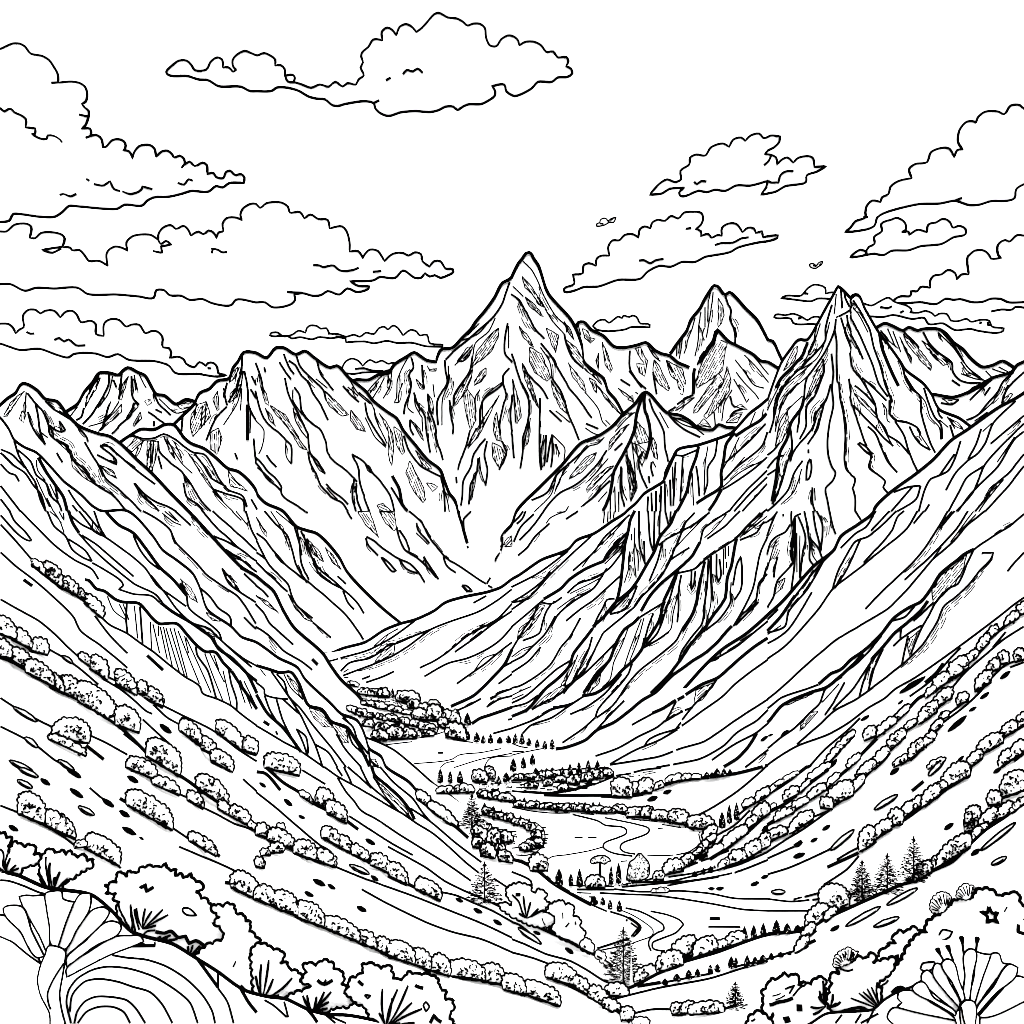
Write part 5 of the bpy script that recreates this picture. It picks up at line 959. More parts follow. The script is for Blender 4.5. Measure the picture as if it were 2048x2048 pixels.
row('u', 'in the black hedge of the far meadow', 'bushes in the black far hedge', 'B2 690,1500,770,1530,50 760,1530,840,1550,50 835,1550,880,1555,40 910,1560,970,1570,48 965,1575,1075,1590,45 1075,1595,1160,1610,45 1170,1615,1245,1625,45 1235,1640,1360,1665,70', dense=1.6)
row('k', 'in the black hedge of the far meadow', 'pointed trees in the black far hedge', 'B2 885,1558,52,36 800,1540,48,36')
row('u', 'in the scrub behind the far meadow', 'bushes in the far meadow scrub', 'B2 810,1615,890,1625,55 905,1645,1010,1650,50 1010,1650,1130,1655,50 880,1715,990,1715,60 980,1715,1090,1712,85 1085,1712,1205,1710,80', dense=1.5)
row('k', 'by the stream on the inner bend', 'pointed trees by the inner bend', 'B3 1390,115,115,50 1465,120,105,42 1540,115,100,50 1830,125,70,42 1888,105,75,60')
row('u', 'by the stream on the inner bend', 'bushes by the inner bend', 'B3 1370,190,1500,190,55 1490,190,1640,185,60 1640,100,1740,110,95 1735,80,1800,82,90', dense=1.2)
row('k', 'in the stream side line of stumps', 'pointed trees in the stream side line', 'B3 1690,215,72,34 1735,222,66,32 1785,225,78,34 1832,232,66,36 1885,238,66,40')
row('k', 'in the dark line by the tall spruce', 'pointed trees in the dark line by the spruce', 'B3 1725,340,82,48 1790,362,82,46 1852,385,78,38 1920,405,72,40 C3 10,395,60,32 65,425,72,40 130,450,75,34')
row('u', 'in the scrub inside the river loop', 'bushes inside the river loop', 'B3 1755,590,1840,590,130 1830,560,1930,560,90 1840,700,1935,715,100 1640,520,1760,590,110 150,500,210,495,70 140,560,235,560,80 100,640,200,640,70 40,660,100,665,60 0,745,62,755,70', dense=1.4)
row('u', 'along the crest chain of the right spur', 'bushes along the right spur crest chain', 'D2 1870,800,1960,745,85 1785,865,1885,805,75 1640,980,1730,905,75 1570,1075,1660,985,85 1490,1155,1580,1085,75 1370,1270,1505,1180,115', dense=.2)
row('u', 'in the lower crest chain of the right spur', 'bushes in the lower right spur chain', 'D2 1190,1405,1260,1345,60 1255,1345,1365,1275,80 940,1605,1055,1500,75 830,1690,960,1595,80 730,1725,815,1690,95 600,1940,690,1865,60')
row('u', 'in the second chain of the right spur', 'bushes in the second right spur chain', 'D2 1250,1485,1380,1405,115 1140,1600,1270,1505,95 1035,1650,1115,1605,55 905,1805,1030,1700,85 800,1940,910,1825,95', dense=.2)
row('u', 'among the little round trees of the right spur', 'little round trees on the right spur', 'D2 1730,1150,1812,1145,100 1655,1215,1740,1190,85 1868,1135,1935,1115,95 1565,1355,1675,1285,100 1430,1460,1505,1430,80 1300,1575,1362,1540,55 1225,1680,1312,1610,75 1060,1875,1160,1785,120 1155,1790,1252,1720,85 950,1925,1060,1870,45 1210,1940,1330,1880,45', noun='tree', dense=.5)
row('u', 'in the right edge chain of big bushes', 'big bushes in the right edge chain', 'D2 1500,1940,1610,1860,95 1585,1840,1765,1745,115 1770,1700,1875,1645,95 1865,1640,1945,1590,95 1750,1930,1840,1860,95 1835,1870,1945,1805,95', dense=.4)
row('u', 'slanting on the bare right slope', 'slanting shrubs on the bare right slope', 'D2 430,1920,640,1690,75', noun='shrub', dense=.4)
row('u', 'in the fourth row of the right hillside', 'bushes in the fourth right hillside row', 'D3 400,300,485,310,90 460,295,635,205,125 635,190,722,110,75 675,95,805,0,100', dense=.3)
row('u', 'in the fifth row of the right hillside', 'bushes in the fifth right hillside row', 'D3 695,630,805,555,140 785,545,925,460,95 905,440,1010,425,115 1005,385,1095,315,85 1075,330,1175,265,80 1170,290,1295,195,95 1270,200,1345,160,70 1325,155,1515,60,125', dense=.35)
row('u', 'in the big crest row near the spruces', 'bushes in the big crest row', 'D3 1755,230,1935,170,160 1665,285,1755,275,95 1600,470,1740,365,115 1505,570,1645,465,80 1735,390,1840,335,95 1835,340,1935,265,65 1280,745,1515,600,150 1205,785,1315,725,95 1105,860,1225,785,100 625,1045,715,1010,85 700,1005,805,970,65 410,1075,605,1060,195 430,1160,515,1100,75 285,1215,440,1150,140 255,1315,350,1225,80 205,1395,295,1340,85', dense=.35)
row('u', 'among the bushes of the big crest row', 'pointed tree in the big crest row', 'D3 1488,482,1590,462,165', noun='tree', dense=1.6)
row('u', 'by the track at the bottom of the meadow', 'bushes at the bottom of the meadow', 'C3 1210,1860,1290,1860,100 1275,1855,1362,1845,100 1350,1860,1590,1845,80', dense=.6)

row('u', 'in the belt round the inner river loop', 'bushes in the belt round the river loop', 'C3 110,470,170,480,60 150,520,215,525,60 165,590,235,590,60 100,600,165,610,65 60,620,125,628,60 B3 1640,600,1720,600,70 1700,660,1800,680,90 1790,640,1870,640,80', dense=2.2)
row('u', 'in the scrub between the two valley hedges', 'bushes in the scrub between the valley hedges', 'C3 100,150,185,150,45 240,130,300,130,45 330,100,400,100,40 420,120,500,120,60 510,100,600,100,60 590,80,680,80,60 350,170,420,170,50 690,60,760,62,55 180,100,240,95,40 60,90,130,85,38', dense=2.0)
row('u', 'in the copse between rock foot and stream', 'bushes in the copse between rock foot and stream', 'B2 1150,1480,1230,1480,60 1230,1520,1320,1530,70 1340,1540,1420,1550,70 1380,1620,1450,1640,70 1500,1660,1580,1680,70 950,1680,1050,1690,50 1060,1680,1150,1690,50 1260,1690,1340,1690,40', dense=2.0)

row('u', 'under the dark row behind the round field', 'bushes under the dark row behind the round field', 'C3 20,290,120,298,42 115,300,215,305,42 210,308,310,312,46 300,314,400,318,46 390,322,500,326,52 490,327,600,331,52 590,332,700,336,52 680,337,770,340,48', dense=2.4)
row('u', 'in the belt by the tall slim spruce', 'bushes in the belt by the slim spruce', 'B3 1680,218,1760,230,52 1755,231,1840,240,52 1835,242,1935,252,58 1715,352,1800,372,56 1795,373,1880,397,56 1875,398,1940,412,56 C3 0,418,70,432,46 65,434,140,458,50', dense=2.4)
row('u', 'in the black top hedge of the upper meadow', 'bushes in the black top hedge', 'C3 0,97,90,90,40 80,88,190,80,42 185,78,300,67,46 295,64,370,54,40', dense=2.2)

# stones and flat cushions of ground growth
def stone(x0, y0, x1, y1, fat, filled, label, group):
    d = base_depth(x0, y0, x1, y1)
    if d is None: return
    n = 18
    bx, by = x1 - x0, y1 - y0
    L = math.hypot(bx, by); ux, uy = bx / L, by / L
    P = []
    rng = random.Random(int(x0 + 7 * y0))
    for i in range(n):
        t = 2 * math.pi * i / n
        c, s = math.cos(t), math.sin(t)
        q = min(fat * L, 11.0) * 0.5 * s * (1 - 0.25 * c * c) * (1 + rng.uniform(-.12, .12))
        P.append((x0 + bx * (0.5 - 0.5 * c) - uy * q, y0 + by * (0.5 - 0.5 * c) + ux * q))
    f = 1.0
    for x, y in P:
        hq = hit(x, y)
        u = ((x - x0) * bx + (y - y0) * by) / (L * L)
        if hq and hq[2] > 0.7 * min(d): f = min(f, hq[2] / (d[0] + (d[1] - d[0]) * u))
    f = max(f, .9) * .997
    pl = Pillow(P, d[0] * f, d[1] * f, x0, x1, thick=0.5, rim=4.0 if not filled else 1.2, grid=3, body=1 if filled else 0)
    if not filled:
        pl.pen([(x0 + bx * t - uy * min(fat * L, 11.0) * 0.3 * math.sin(math.pi * t) * (-1 if ux * 1 < 0 else 1) * -1, y0 + by * t + ux * min(fat * L, 11.0) * 0.3 * math.sin(math.pi * t)) for t in (.1, .25, .4, .55, .7, .85)], 3.6)
    o = pl.mb.build('rock', [M_ROCK, M_INK], origin=pl.place((x0 + x1) / 2, (y0 + y1) / 2))
    tag(o, label, 'rock', group)

def stones(where, group, filled, data, fat=0.32):
    st = {}; ent = []
    for t in data.split():
        if len(t) == 2 and t[0] in 'ABCD': parse(t, st); continue
        a = [float(v) for v in t.split(',')]
        ent.append((st['c'] + a[0]*K, st['r'] + a[1]*K, st['c'] + a[2]*K, st['r'] + a[3]*K))
    ent.sort(key=lambda e: e[0])
    for i, e in enumerate(ent):
        stone(*e, fat, filled, f"{'dark' if filled else 'pale'} flat lens shaped rock, {ordw(i + 1)} from left {where}", group)

stones('on the right spur', 'dark rocks on the right spur', True, 'D2 990,1370,1190,1240 980,1450,1020,1420 700,1575,765,1535 95,1695,155,1645 0,1690,40,1675 1750,1260,1830,1200 1600,1410,1670,1360 1515,1505,1575,1470 1355,1660,1500,1535 1430,1880,1480,1840 270,1930,330,1915 470,1930,520,1865 C2 1875,1730,1932,1690', .34)
stones('on the right hillside slope', 'pale rocks on the right hillside', False, 'D3 585,1195,850,1045 795,1200,990,1125 895,1035,1130,905 1600,625,1870,410 1685,730,1800,670 470,620,650,465 800,315,980,200 D2 1210,1990,1330,1870 D3 25,935,130,935', .34)
stones('on the lower right hillside', 'dark rocks on the lower right hillside', True, 'D3 470,1230,540,1190 1330,465,1400,415 410,470,470,430 320,558,375,528 190,675,280,645 1700,40,1760,0 920,50,990,0 1530,660,1600,610 200,595,262,560', .42)
stones('beside the fields of the valley', 'dark rocks beside the valley fields', True, 'C3 1020,245,1100,218 1140,192,1205,168 1480,910,1530,910 1540,912,1600,905 1800,885,1865,862 1880,830,1935,812 1890,470,1935,432', .46)
stones('on the near left terraces', 'dark rocks on the near left terraces', True, 'A3 305,80,380,130 525,155,630,225 960,60,1045,110 900,322,980,370 920,445,1030,505 1050,520,1085,540 65,435,140,475 500,0,615,75 770,230,860,295 A2 1205,1600,1295,1670 B3 25,110,75,145 210,235,275,285 320,360,370,380 825,535,900,578 430,840,525,890 540,878,600,915 365,935,435,968 760,1045,835,1082 865,812,925,850 1640,1062,1710,1095 1790,1145,1855,1185 1505,985,1565,1010 C3 400,1358,465,1400 160,1235,215,1255', .42)
stones('on the near left slope', 'pale rocks on the near left slope', False, 'A3 140,0,290,68 130,90,245,150 590,290,712,355 A2 100,1470,280,1580 190,1700,285,1775 70,1875,250,1960 440,1870,560,1950 470,1085,550,1140 B3 705,730,855,800 C3 45,1205,222,1328', .34)

# ------------------------------------------------------------------ spruces with whorls of drooping twigs
def spruce(xb, yb, yt, wd, label, dep=None, levels=13):
    xb0 = xb
    d = base_depth(xb - 1, yb, xb + 1, yb)
    Y = dep or min(d) * 0.985
    s = Y / F
    o3 = at(xb, yb, Y)
    h = (yb - yt) * s
    root = empty('spruce', o3)
    tag(root, label, 'spruce', 'feathery spruces')
    rng = random.Random(int(xb))
    tr = MB()
    tr.tube([Vector((0, 0, h * t)) + o3 for t in (0, .25, .5, .75, 1.0)], [2.0 * s, 1.8 * s, 1.5 * s, 1.2 * s, .9 * s])
    tr.v = [tuple(Vector(v) - o3) for v in tr.v]
    tr.build('trunk', [M_LEAF, M_INK], root)
    cr = MB()
    for k in range(levels):
        t = k / (levels - 1)
        z = h * (0.08 + 0.90 * t)
        R = wd * 0.68 * s * (1.0 - t) ** 0.8 + 1.5 * s
        n = 9 if t < .7 else 6
        for j in range(n):
            a = 2 * math.pi * (j + 0.5 * (k % 2)) / n + rng.uniform(-.2, .2)
            q = R * rng.uniform(.75, 1.08)
            c, e = math.cos(a), math.sin(a)
            lift = 0.03 * h
            pts = [o3 + Vector((c*q*f, e*q*f, z + lift * (0.6*f if t > .55 else -0.5*f + .75*f*f))) for f in (0.16, .4, .62, .82, 1.0)]
            cut = rng.choice([(0, 5), (0, 5), (0, 3), (1, 5)])
            cr.tube(pts[cut[0]:cut[1]], 0.85 * s)
            for f in (.5, .78):       # side twigs
                p = o3 + Vector((c*q*f, e*q*f, z + lift * (0.6*f if t > .55 else -0.5*f + .75*f*f)))
                for sg in (-1, 1):
                    b = a + sg * 0.7
                    ln = q * .22
                    cr.tube([p, p + Vector((math.cos(b) * ln, math.sin(b) * ln, lift * .15))], 0.75 * s)
    cr.tube([o3 + Vector((0, 0, h * f)) for f in (.86, .93, 1.0)], [2.6 * s, 2.4 * s, .8 * s])
    cr.v = [tuple(Vector(v) - o3) for v in cr.v]
    cr.build('crown', [M_LEAF, M_INK], root)

def T(tile, x, y):
    return parse(f'{tile} {x},{y}')[0]
def sp(tile, x, yb, yt, wd, label, levels=12):
    b = T(tile, x, yb); t = T(tile, x, yt)
    spruce(b[0], b[1], t[1], wd * K, label, levels=levels)
sp('D3', 710, 985, 690, 170, 'shortest spruce of the three, beside the round crest tree', 13)
sp('D3', 900, 945, 640, 180, 'middle spruce of the three on the right crest')
sp('D3', 1100, 860, 512, 180, 'tallest spruce of the three on the right crest')
sp('B3', 1725, 1020, 705, 210, 'spruce at the lower end of the left hillside terraces')
sp('B3', 1630, 450, 190, 150, 'slim ragged spruce at the rock rib foot by the river', 12)
sp('C3', 840, 1620, 1200, 265, 'big spruce standing where the two hillsides meet', 13)
sp('C3', 1685, 1810, 1612, 130, 'stubby spruce alone on the bottom meadow', 10)

# umbrella shaped tree and the oval trees of the grove
def crown_tree(name, tile, xb, yb, outline, label, trunk_w, dense, group=None, dep=None):
    b = T(tile, xb, yb)
    d = base_depth(b[0] - 1, b[1], b[0] + 1, b[1])
    Y = dep or min(d) * .99
    o3 = at(b[0], b[1], Y)
    root = empty(name, o3)
    tag(root, label, 'tree', group)
    P = clean(smooth(parse(outline), closed=True, step=4), 2.5)
    pl = Pillow(P, Y, thick=.7, rim=4.0, grid=6)
    rng = random.Random(int(b[0]))
    xs, ys = [p[0] for p in P], [p[1] for p in P]
    for _ in range(int((max(xs) - min(xs)) * (max(ys) - min(ys)) / 26 * dense)):
        x, y = rng.uniform(min(xs), max(xs)), rng.uniform(min(ys), max(ys))
        if pl.inside(x, y):
            t = rng.uniform(0, 3.1); L = rng.uniform(1.2, 3.5)
            pl.pen([(x, y), (x + L * math.cos(t), y + L * math.sin(t))], rng.uniform(2.0, 3.4))
    pl.mb.v = [tuple(Vector(v) - o3) for v in pl.mb.v]
    pl.mb.build('crown', [M_LEAF, M_INK], root)
    tr = MB()
    yc = float(np.mean(ys))
    top = at(b[0], yc, Y * 1.0)
    s = Y / F
    tr.tube([o3, o3 + (top - o3) * .5, top], [trunk_w * .6 * s, trunk_w * .5 * s, trunk_w * .45 * s])
    tr.v = [tuple(Vector(v) - o3 + Vector((0, -1.2 * s, 0))) for v in tr.v]
    tr.build('trunk', [M_LEAF, M_INK], root)
crown_tree('umbrella_tree', 'C3', 665, 895, 'C3 600,720 592,700 615,675 655,662 700,662 735,685 745,700 720,708 700,725 670,712 640,715', 'umbrella tree with a thin bare trunk in the river grove', 6.0, 1.2)
crown_tree('oval_tree', 'C3', 955, 865, 'C3 865,845 880,740 890,710 925,685 950,650 965,640 985,660 1030,715 1035,800 1020,825 960,850', 'broad oval pointed tree right of the umbrella tree', 3.0, 1.3)

# ------------------------------------------------------------------ the near plants at the bottom corners
def fan(pl, mb, tile, o, tips, wide=6.0):
    a = T(tile, *o)
    for tx, ty in tips:
        b = T(tile, tx, ty)
        n = 6
        bend = random.uniform(-.06, .06)
        pts, w = [], []
        for i in range(n + 1):
            t = i / n
            pts.append((a[0] + (b[0] - a[0]) * t - (b[1] - a[1]) * bend * math.sin(math.pi * t), a[1] + (b[1] - a[1]) * t + (b[0] - a[0]) * bend * math.sin(math.pi * t)))
            w.append(2.0 + (wide - 2.0) * math.sin(math.pi * (0.15 + 0.72 * t)) * t)
        q = [pl.front(x, y, 2.5 + 3 * i / n) for i, (x, y) in enumerate(pts)]
        mb.tube(q, [v * .5 * pl.px for v in w])

def scallop(P, period=15.0, amp=4.6, seed=1):
    """leafy edge: small round lobes along a traced outline"""
    rng = random.Random(seed)
    Q = np.array(P + P[:1], float)
    d = np.r_[0, np.cumsum(np.hypot(*np.diff(Q, axis=0).T))]
    area = sum(P[i - 1][0] * P[i][1] - P[i][0] * P[i - 1][1] for i in range(len(P)))
    sg = 1 if area > 0 else -1
    m = max(6, int(d[-1] / period))
    cuts = np.cumsum([rng.uniform(.7, 1.35) for _ in range(m)]); cuts = np.r_[0, cuts / cuts[-1] * d[-1]]
    out = []
    for a, b in zip(cuts[:-1], cuts[1:]):
        pa = np.array([np.interp(a, d, Q[:, 0]), np.interp(a, d, Q[:, 1])]); pb = np.array([np.interp(b, d, Q[:, 0]), np.interp(b, d, Q[:, 1])])
        t = pb - pa; L = np.linalg.norm(t) + 1e-9
        nn = np.array([t[1], -t[0]]) / L * sg
        A = amp * rng.uniform(.6, 1.2) * min(1, L / period)
        for k in range(5):
            u = k / 5
            x = np.array([np.interp(a + (b - a) * u, d, Q[:, 0]), np.interp(a + (b - a) * u, d, Q[:, 1])])
            out.append(tuple(x + nn * (A * math.sin(math.pi * u) ** .6 - A * .35)))
    return out

def near_bush(label, Y, outline, marks='', fans=(), rim=6.6, cat='bush', name='bush'):
    P = clean(smooth(parse(outline), closed=True, step=5), 3.0)
    P = scallop(P, 15.0 if rim > 5.5 else 12.0, 4.8 if rim > 5.5 else 3.4, len(P))
    if Y is None:                 # stands on the hillside
        lo = [h[2] for h in (hit(*p) for p in P) if h]
        Y = max(min(lo), 0.8 * float(np.median(lo))) * 0.985
    pl = Pillow(P, Y, thick=.55, rim=rim, grid=9)
    for ln in marks.strip().split(';'):
        ln = ln.strip()
        if not ln: continue
        pts = parse(ln[1:])
        pl.pen(smooth(pts, step=4), {'b': 7.0, 'm': 4.2, 't': 2.8, 'd': 12.0}[ln[0]])
    base = at(float(np.mean([p[0] for p in P])), max(p[1] for p in P), Y)
    if fans:
        root = empty(name, base)
        tag(root, label, cat, 'near bushes in the bottom corners')
        pl.mb.v = [tuple(Vector(v) - base) for v in pl.mb.v]
        pl.mb.build('crown', [M_LEAF, M_INK], root)
        for tile, o, tips, wd in fans:
            mb = MB()
            fan(pl, mb, tile, o, tips, wd)
            mb.v = [tuple(Vector(v) - base) for v in mb.v]
            mb.build('frond_tuft', [M_LEAF, M_INK], root)
    else:
        o = pl.mb.build(name, [M_LEAF, M_INK], origin=base)
        tag(o, label, cat, 'near bushes in the bottom corners')

near_bush('leafy plant cut by the left edge behind the fan palm', 93, 'A3 -80,480 0,490 30,495 45,525 95,525 72,555 62,650 90,585 130,560 180,600 220,575 275,610 250,650 310,660 300,710 180,750 135,810 60,790 0,790 -80,790',
          'm A3 0,590 30,610 50,720 70,770; m A3 62,640 60,750; m A3 -20,720 20,770', [('A3', (65, 785), [(100, 660), (150, 710), (160, 745), (70, 700), (0, 720)], 7)])
near_bush('wide crowned bush directly over the fan palm', 92, 'A3 345,930 330,900 310,800 300,720 330,650 380,610 430,645 465,620 495,655 530,630 575,675 640,650 650,700 705,695 690,740 600,790 560,830 500,850 470,900 470,930',
          'm A3 360,660 380,760 400,880; m A3 560,830 590,790; t A3 316,820 316,890', [('A3', (425, 915), [(405, 690), (490, 750), (525, 825), (290, 785), (450, 790)], 9)])
near_bush('wide scalloped bush rising beyond the left knoll', 97, 'A3 900,1010 850,980 885,945 800,945 830,910 790,885 890,860 880,810 920,785 950,825 985,780 1030,800 1060,760 1130,740 1210,750 1250,725 1275,770 1325,770 1320,820 1360,800 1385,835 1440,800 1460,845 1530,870 1520,920 1480,925 1500,965 1560,1000 1595,1040 1650,1110 1660,1140 1610,1165 1680,1220 1690,1290 1640,1310 1600,1350 1500,1420 1300,1350 1080,1300 960,1200 880,1080',
          'b A3 1085,860 1100,868 1130,845 1145,890 1195,860; m A3 1410,1020 1440,1025 1510,1080 1440,1070 1410,1040 1410,1020; m A3 1000,1230 950,1100 890,1010; m A3 1005,1230 1030,1130 1020,1000; m A3 1035,1230 1040,1100 1020,990; m A3 1080,1190 1070,1100 1055,1020; m A3 1080,1260 1150,1190 1210,1180; b A3 1210,1190 1280,1200 1330,1180 1380,1230 1440,1215 1460,1280 1510,1260 1570,1335',
          [('A3', (1115, 1175), [(1080, 1000), (1150, 1000), (1200, 1020), (1280, 1010), (1320, 1050), (1230, 1130)], 7), ('A3', (1180, 1290), [(1250, 1230), (1300, 1250), (1330, 1210), (1380, 1240)], 8), ('A3', (1440, 1400), [(1450, 1300), (1490, 1290), (1535, 1305), (1590, 1340)], 7), ('A3', (1470, 1415), [(1600, 1370), (1650, 1410), (1690, 1480)], 8)])
near_bush('tall ragged bush behind the striped knoll', 95.5, 'A3 1590,1050 1640,1030 1680,1045 1720,1020 1770,1050 1770,1100 1840,1110 1850,1150 1890,1165 1880,1220 1940,1280 B3 30,1300 10,1340 20,1400 A3 1900,1390 1880,1400 1900,1440 1890,1500 1920,1560 1932,1700 B3 -20,1760 A3 1850,1760 1790,1680 1640,1560 1450,1440 1560,1340 1640,1310 1690,1290 1680,1220 1610,1165 1660,1130',
          'd A3 1790,1435 1800,1442; b A3 1900,1690 1830,1660 1840,1610 1880,1670')
near_bush('frond filled bush on the knoll edge with stalked leaves', 92, 'B3 -10,1340 80,1330 120,1365 190,1380 205,1440 170,1470 240,1470 240,1510 320,1540 350,1580 435,1570 420,1640 380,1680 230,1730 200,1770 100,1760 40,1760 -10,1710 A3 1910,1600',
          '', [('B3', (60, 1720), [(62, 1440), (112, 1420), (150, 1550), (285, 1560), (190, 1680), (10, 1540)], 8), ('B3', (110, 1745), [(230, 1890), (200, 1860)], 9)])
near_bush('low scalloped bush between the two frond bushes', 91, 'B3 355,1580 385,1525 350,1490 390,1470 450,1490 510,1450 570,1470 590,1520 640,1530 660,1570 640,1640 700,1650 680,1700 740,1760 700,1800 620,1800 520,1840 430,1850 300,1800 215,1755 240,1720 380,1670 425,1640 335,1610',
          'b B3 475,1570 500,1590 530,1600 590,1575; m B3 540,1570 520,1600', [('B3', (430, 1820), [(360, 1700), (395, 1690), (470, 1690), (530, 1650), (580, 1655), (565, 1730), (550, 1790)], 8)])
near_bush('big spotted bush with a fan of leaves at its foot', 90, 'B3 700,1650 710,1590 770,1570 810,1545 800,1480 870,1475 910,1490 945,1515 980,1490 1020,1510 1030,1580 1060,1600 1120,1590 1150,1540 1210,1560 1280,1555 1370,1590 1380,1660 1430,1690 1420,1740 1490,1760 1480,1830 1450,1870 1490,1920 1490,1990 950,1990 860,1880 820,1800 750,1770 740,1750 670,1700',
          'b B3 775,1590 820,1610; m B3 830,1670 880,1670 855,1700 830,1670; b B3 1205,1610 1240,1625 1270,1630; m B3 1270,1740 1290,1720 1315,1760 1290,1790 1270,1740; b B3 1320,1880 1350,1820 1375,1860 1405,1890',
          [('B3', (990, 1920), [(965, 1625), (1040, 1690), (1075, 1640), (1155, 1610), (1190, 1715), (1265, 1760), (1210, 1865), (940, 1800), (1100, 1870)], 8)])
near_bush('leafy forked bush at the lower end of the hillside', None, 'B3 1900,900 1932,880 C3 40,870 130,885 150,910 140,930 175,942 205,912 265,950 240,990 300,1030 255,1050 230,1090 310,1105 325,1150 295,1190 220,1200 140,1185 60,1150 0,1120 B3 1850,1060 1830,1030 1860,1015 1932,1040 C3 -10,1000 B3 1890,960',
          'm C3 0,940 50,990 75,1060 100,1115; b C3 25,935 65,935; t C3 225,1120 250,1180', [('C3', (110, 1115), [(140, 985), (200, 1035), (240, 1055), (85, 940), (50, 1070)], 7)], rim=5)
near_bush('tall lumpy bush with dark spots above the valley', None, 'C3 270,1060 290,1030 340,1005 380,1000 400,1030 440,1025 470,1060 450,1110 520,1150 510,1200 550,1230 540,1300 515,1355 440,1310 380,1290 330,1250 280,1220 310,1190 328,1140 300,1100 255,1085',
          'd C3 375,1090 385,1090; d C3 410,1155 420,1165; b C3 470,1155 485,1155; b C3 350,1270 430,1300 500,1340; b C3 290,1215 330,1250', rim=5)
near_bush('small domed bush below the tall lumpy bush', None, 'C3 515,1350 540,1290 580,1290 610,1330 620,1390 580,1395', 'b C3 520,1355 590,1395; m C3 540,1330 555,1345', rim=4)
near_bush('shrub bending over the slope below the domed bush', None, 'C3 625,1400 640,1380 680,1385 710,1420 700,1450 740,1490 680,1470 640,1430', 'm C3 640,1410 680,1430', rim=3.4)

near_bush('huge spotted bush with a star mark behind the stamened palm', 104, 'D3 1010,1440 1030,1390 1080,1310 1135,1250 1195,1245 1195,1170 1300,1100 1430,990 1530,985 1580,920 1690,920 1730,965 1830,945 1890,950 1900,1020 1960,1060 2080,1060 2300,1100 2450,1200 2500,1400 2400,1750 1900,1950 1000,1900 830,1700 820,1610 900,1570 940,1520',
          'b D3 1625,1010 1640,1050 1690,1052 1655,1080 1670,1112 1632,1095 1590,1115 1603,1075 1565,1052 1610,1050 1625,1010; d D3 1750,1032 1760,1038; b D3 1830,1130 1812,1175 1870,1195 1912,1215; d D3 1898,1100 1910,1110; m D3 1262,1245 1270,1210 1290,1190 1350,1195 1320,1230 1285,1260 1262,1245; m D3 1110,1475 1130,1430 1200,1405 1205,1425 1140,1480 1110,1475; b D3 860,1520 900,1505 950,1480; b D3 1640,1390 1670,1330 1700,1320 1770,1280 1810,1300; b D3 1830,1290 1870,1275 1932,1278; d D3 1850,1420 1870,1425; b D3 1800,1470 1860,1415 1900,1440; b D3 900,1660 980,1615 1030,1650 1100,1600 1160,1620; m D3 1040,1600 1060,1650; m D3 830,1640 900,1590',
          rim=7)
near_bush('cloud shaped bush left of the star marked bush', 108, 'D3 830,1415 880,1360 920,1340 900,1330 970,1320 935,1290 990,1230 1040,1245 1080,1205 1130,1220 1200,1250 1100,1310 1030,1380 1020,1430 960,1480 840,1460 780,1470', 'b D3 940,1400 955,1385 950,1430 880,1440')
near_bush('dark rimmed bush with a spiky top at its left end', 100, 'D3 460,1690 485,1630 465,1580 500,1545 540,1560 520,1510 560,1490 600,1470 680,1420 730,1440 780,1390 820,1440 780,1470 900,1440 960,1430 940,1520 900,1570 830,1620 850,1700 830,1850 700,1850 520,1850 440,1800', 'm D3 540,1510 600,1515 630,1500; b D3 510,1840 600,1790 690,1780 760,1830',
          [('D3', (830, 1800), [(590, 1690), (650, 1650), (715, 1620), (750, 1612), (805, 1590), (860, 1640), (680, 1640)], 6), ('D3', (455, 1800), [(500, 1745), (525, 1728), (480, 1690)], 8)])
near_bush('scalloped bush at the foot of the near right meadow', 98, 'C3 1895,1720 1890,1690 1932,1640 D3 30,1590 70,1600 120,1545 150,1575 200,1555 235,1600 220,1640 290,1620 330,1640 320,1620 380,1580 425,1590 415,1750 450,1800 470,1870 380,1900 300,1960 0,1990 C3 1900,1940', 'm D3 110,1640 190,1620 140,1670; m D3 170,1690 220,1660 290,1620; b D3 0,1770 60,1730 170,1700; d D3 212,1740 212,1790; t D3 40,1720 110,1680; t D3 20,1700 80,1670',
          [('D3', (430, 1790), [(360, 1690), (405, 1590), (370, 1650), (290, 1755), (310, 1815), (410, 1640)], 8)])
near_bush('small bush in the bottom corner below the scalloped bush', 94, 'C3 1770,1960 1775,1920 1800,1870 1850,1840 1910,1860 1940,1900 D3 50,1850 20,1880 30,1920 60,1960 C3 1900,1990', 'm C3 1800,1900 1830,1880; b D3 110,1890 150,1880 160,1905 120,1910')

def tuft(label, Y, outline, o):
    """small round shrub of stiff blades spreading from its foot"""
    P = clean(smooth(parse(outline), closed=True, step=3), 2.0)
    P = scallop(P, 8.0, 2.6, 5)
    pl = Pillow(P, Y, thick=.7, rim=3.2, grid=6)
    a = T('D3', *o)
    for i in range(0, len(P), 4):
        x, y = P[i]
        if y > a[1] - 2: continue
        f0 = random.uniform(.3, .5)
        pl.pen([(a[0] + (x - a[0]) * f, a[1] + (y - a[1]) * f) for f in (f0, .65, .92)], 2.6)
        f1 = random.uniform(.55, .8)
        if random.random() < .6: pl.pen([(a[0] + (x - a[0]) * f + 2.2, a[1] + (y - a[1]) * f) for f in (f1, .9)], 2.2)
    ob = pl.mb.build('round_shrub', [M_LEAF, M_INK], origin=at(a[0], a[1], Y))
    tag(ob, label, 'shrub', 'round bladed shrubs on the near right bushes')
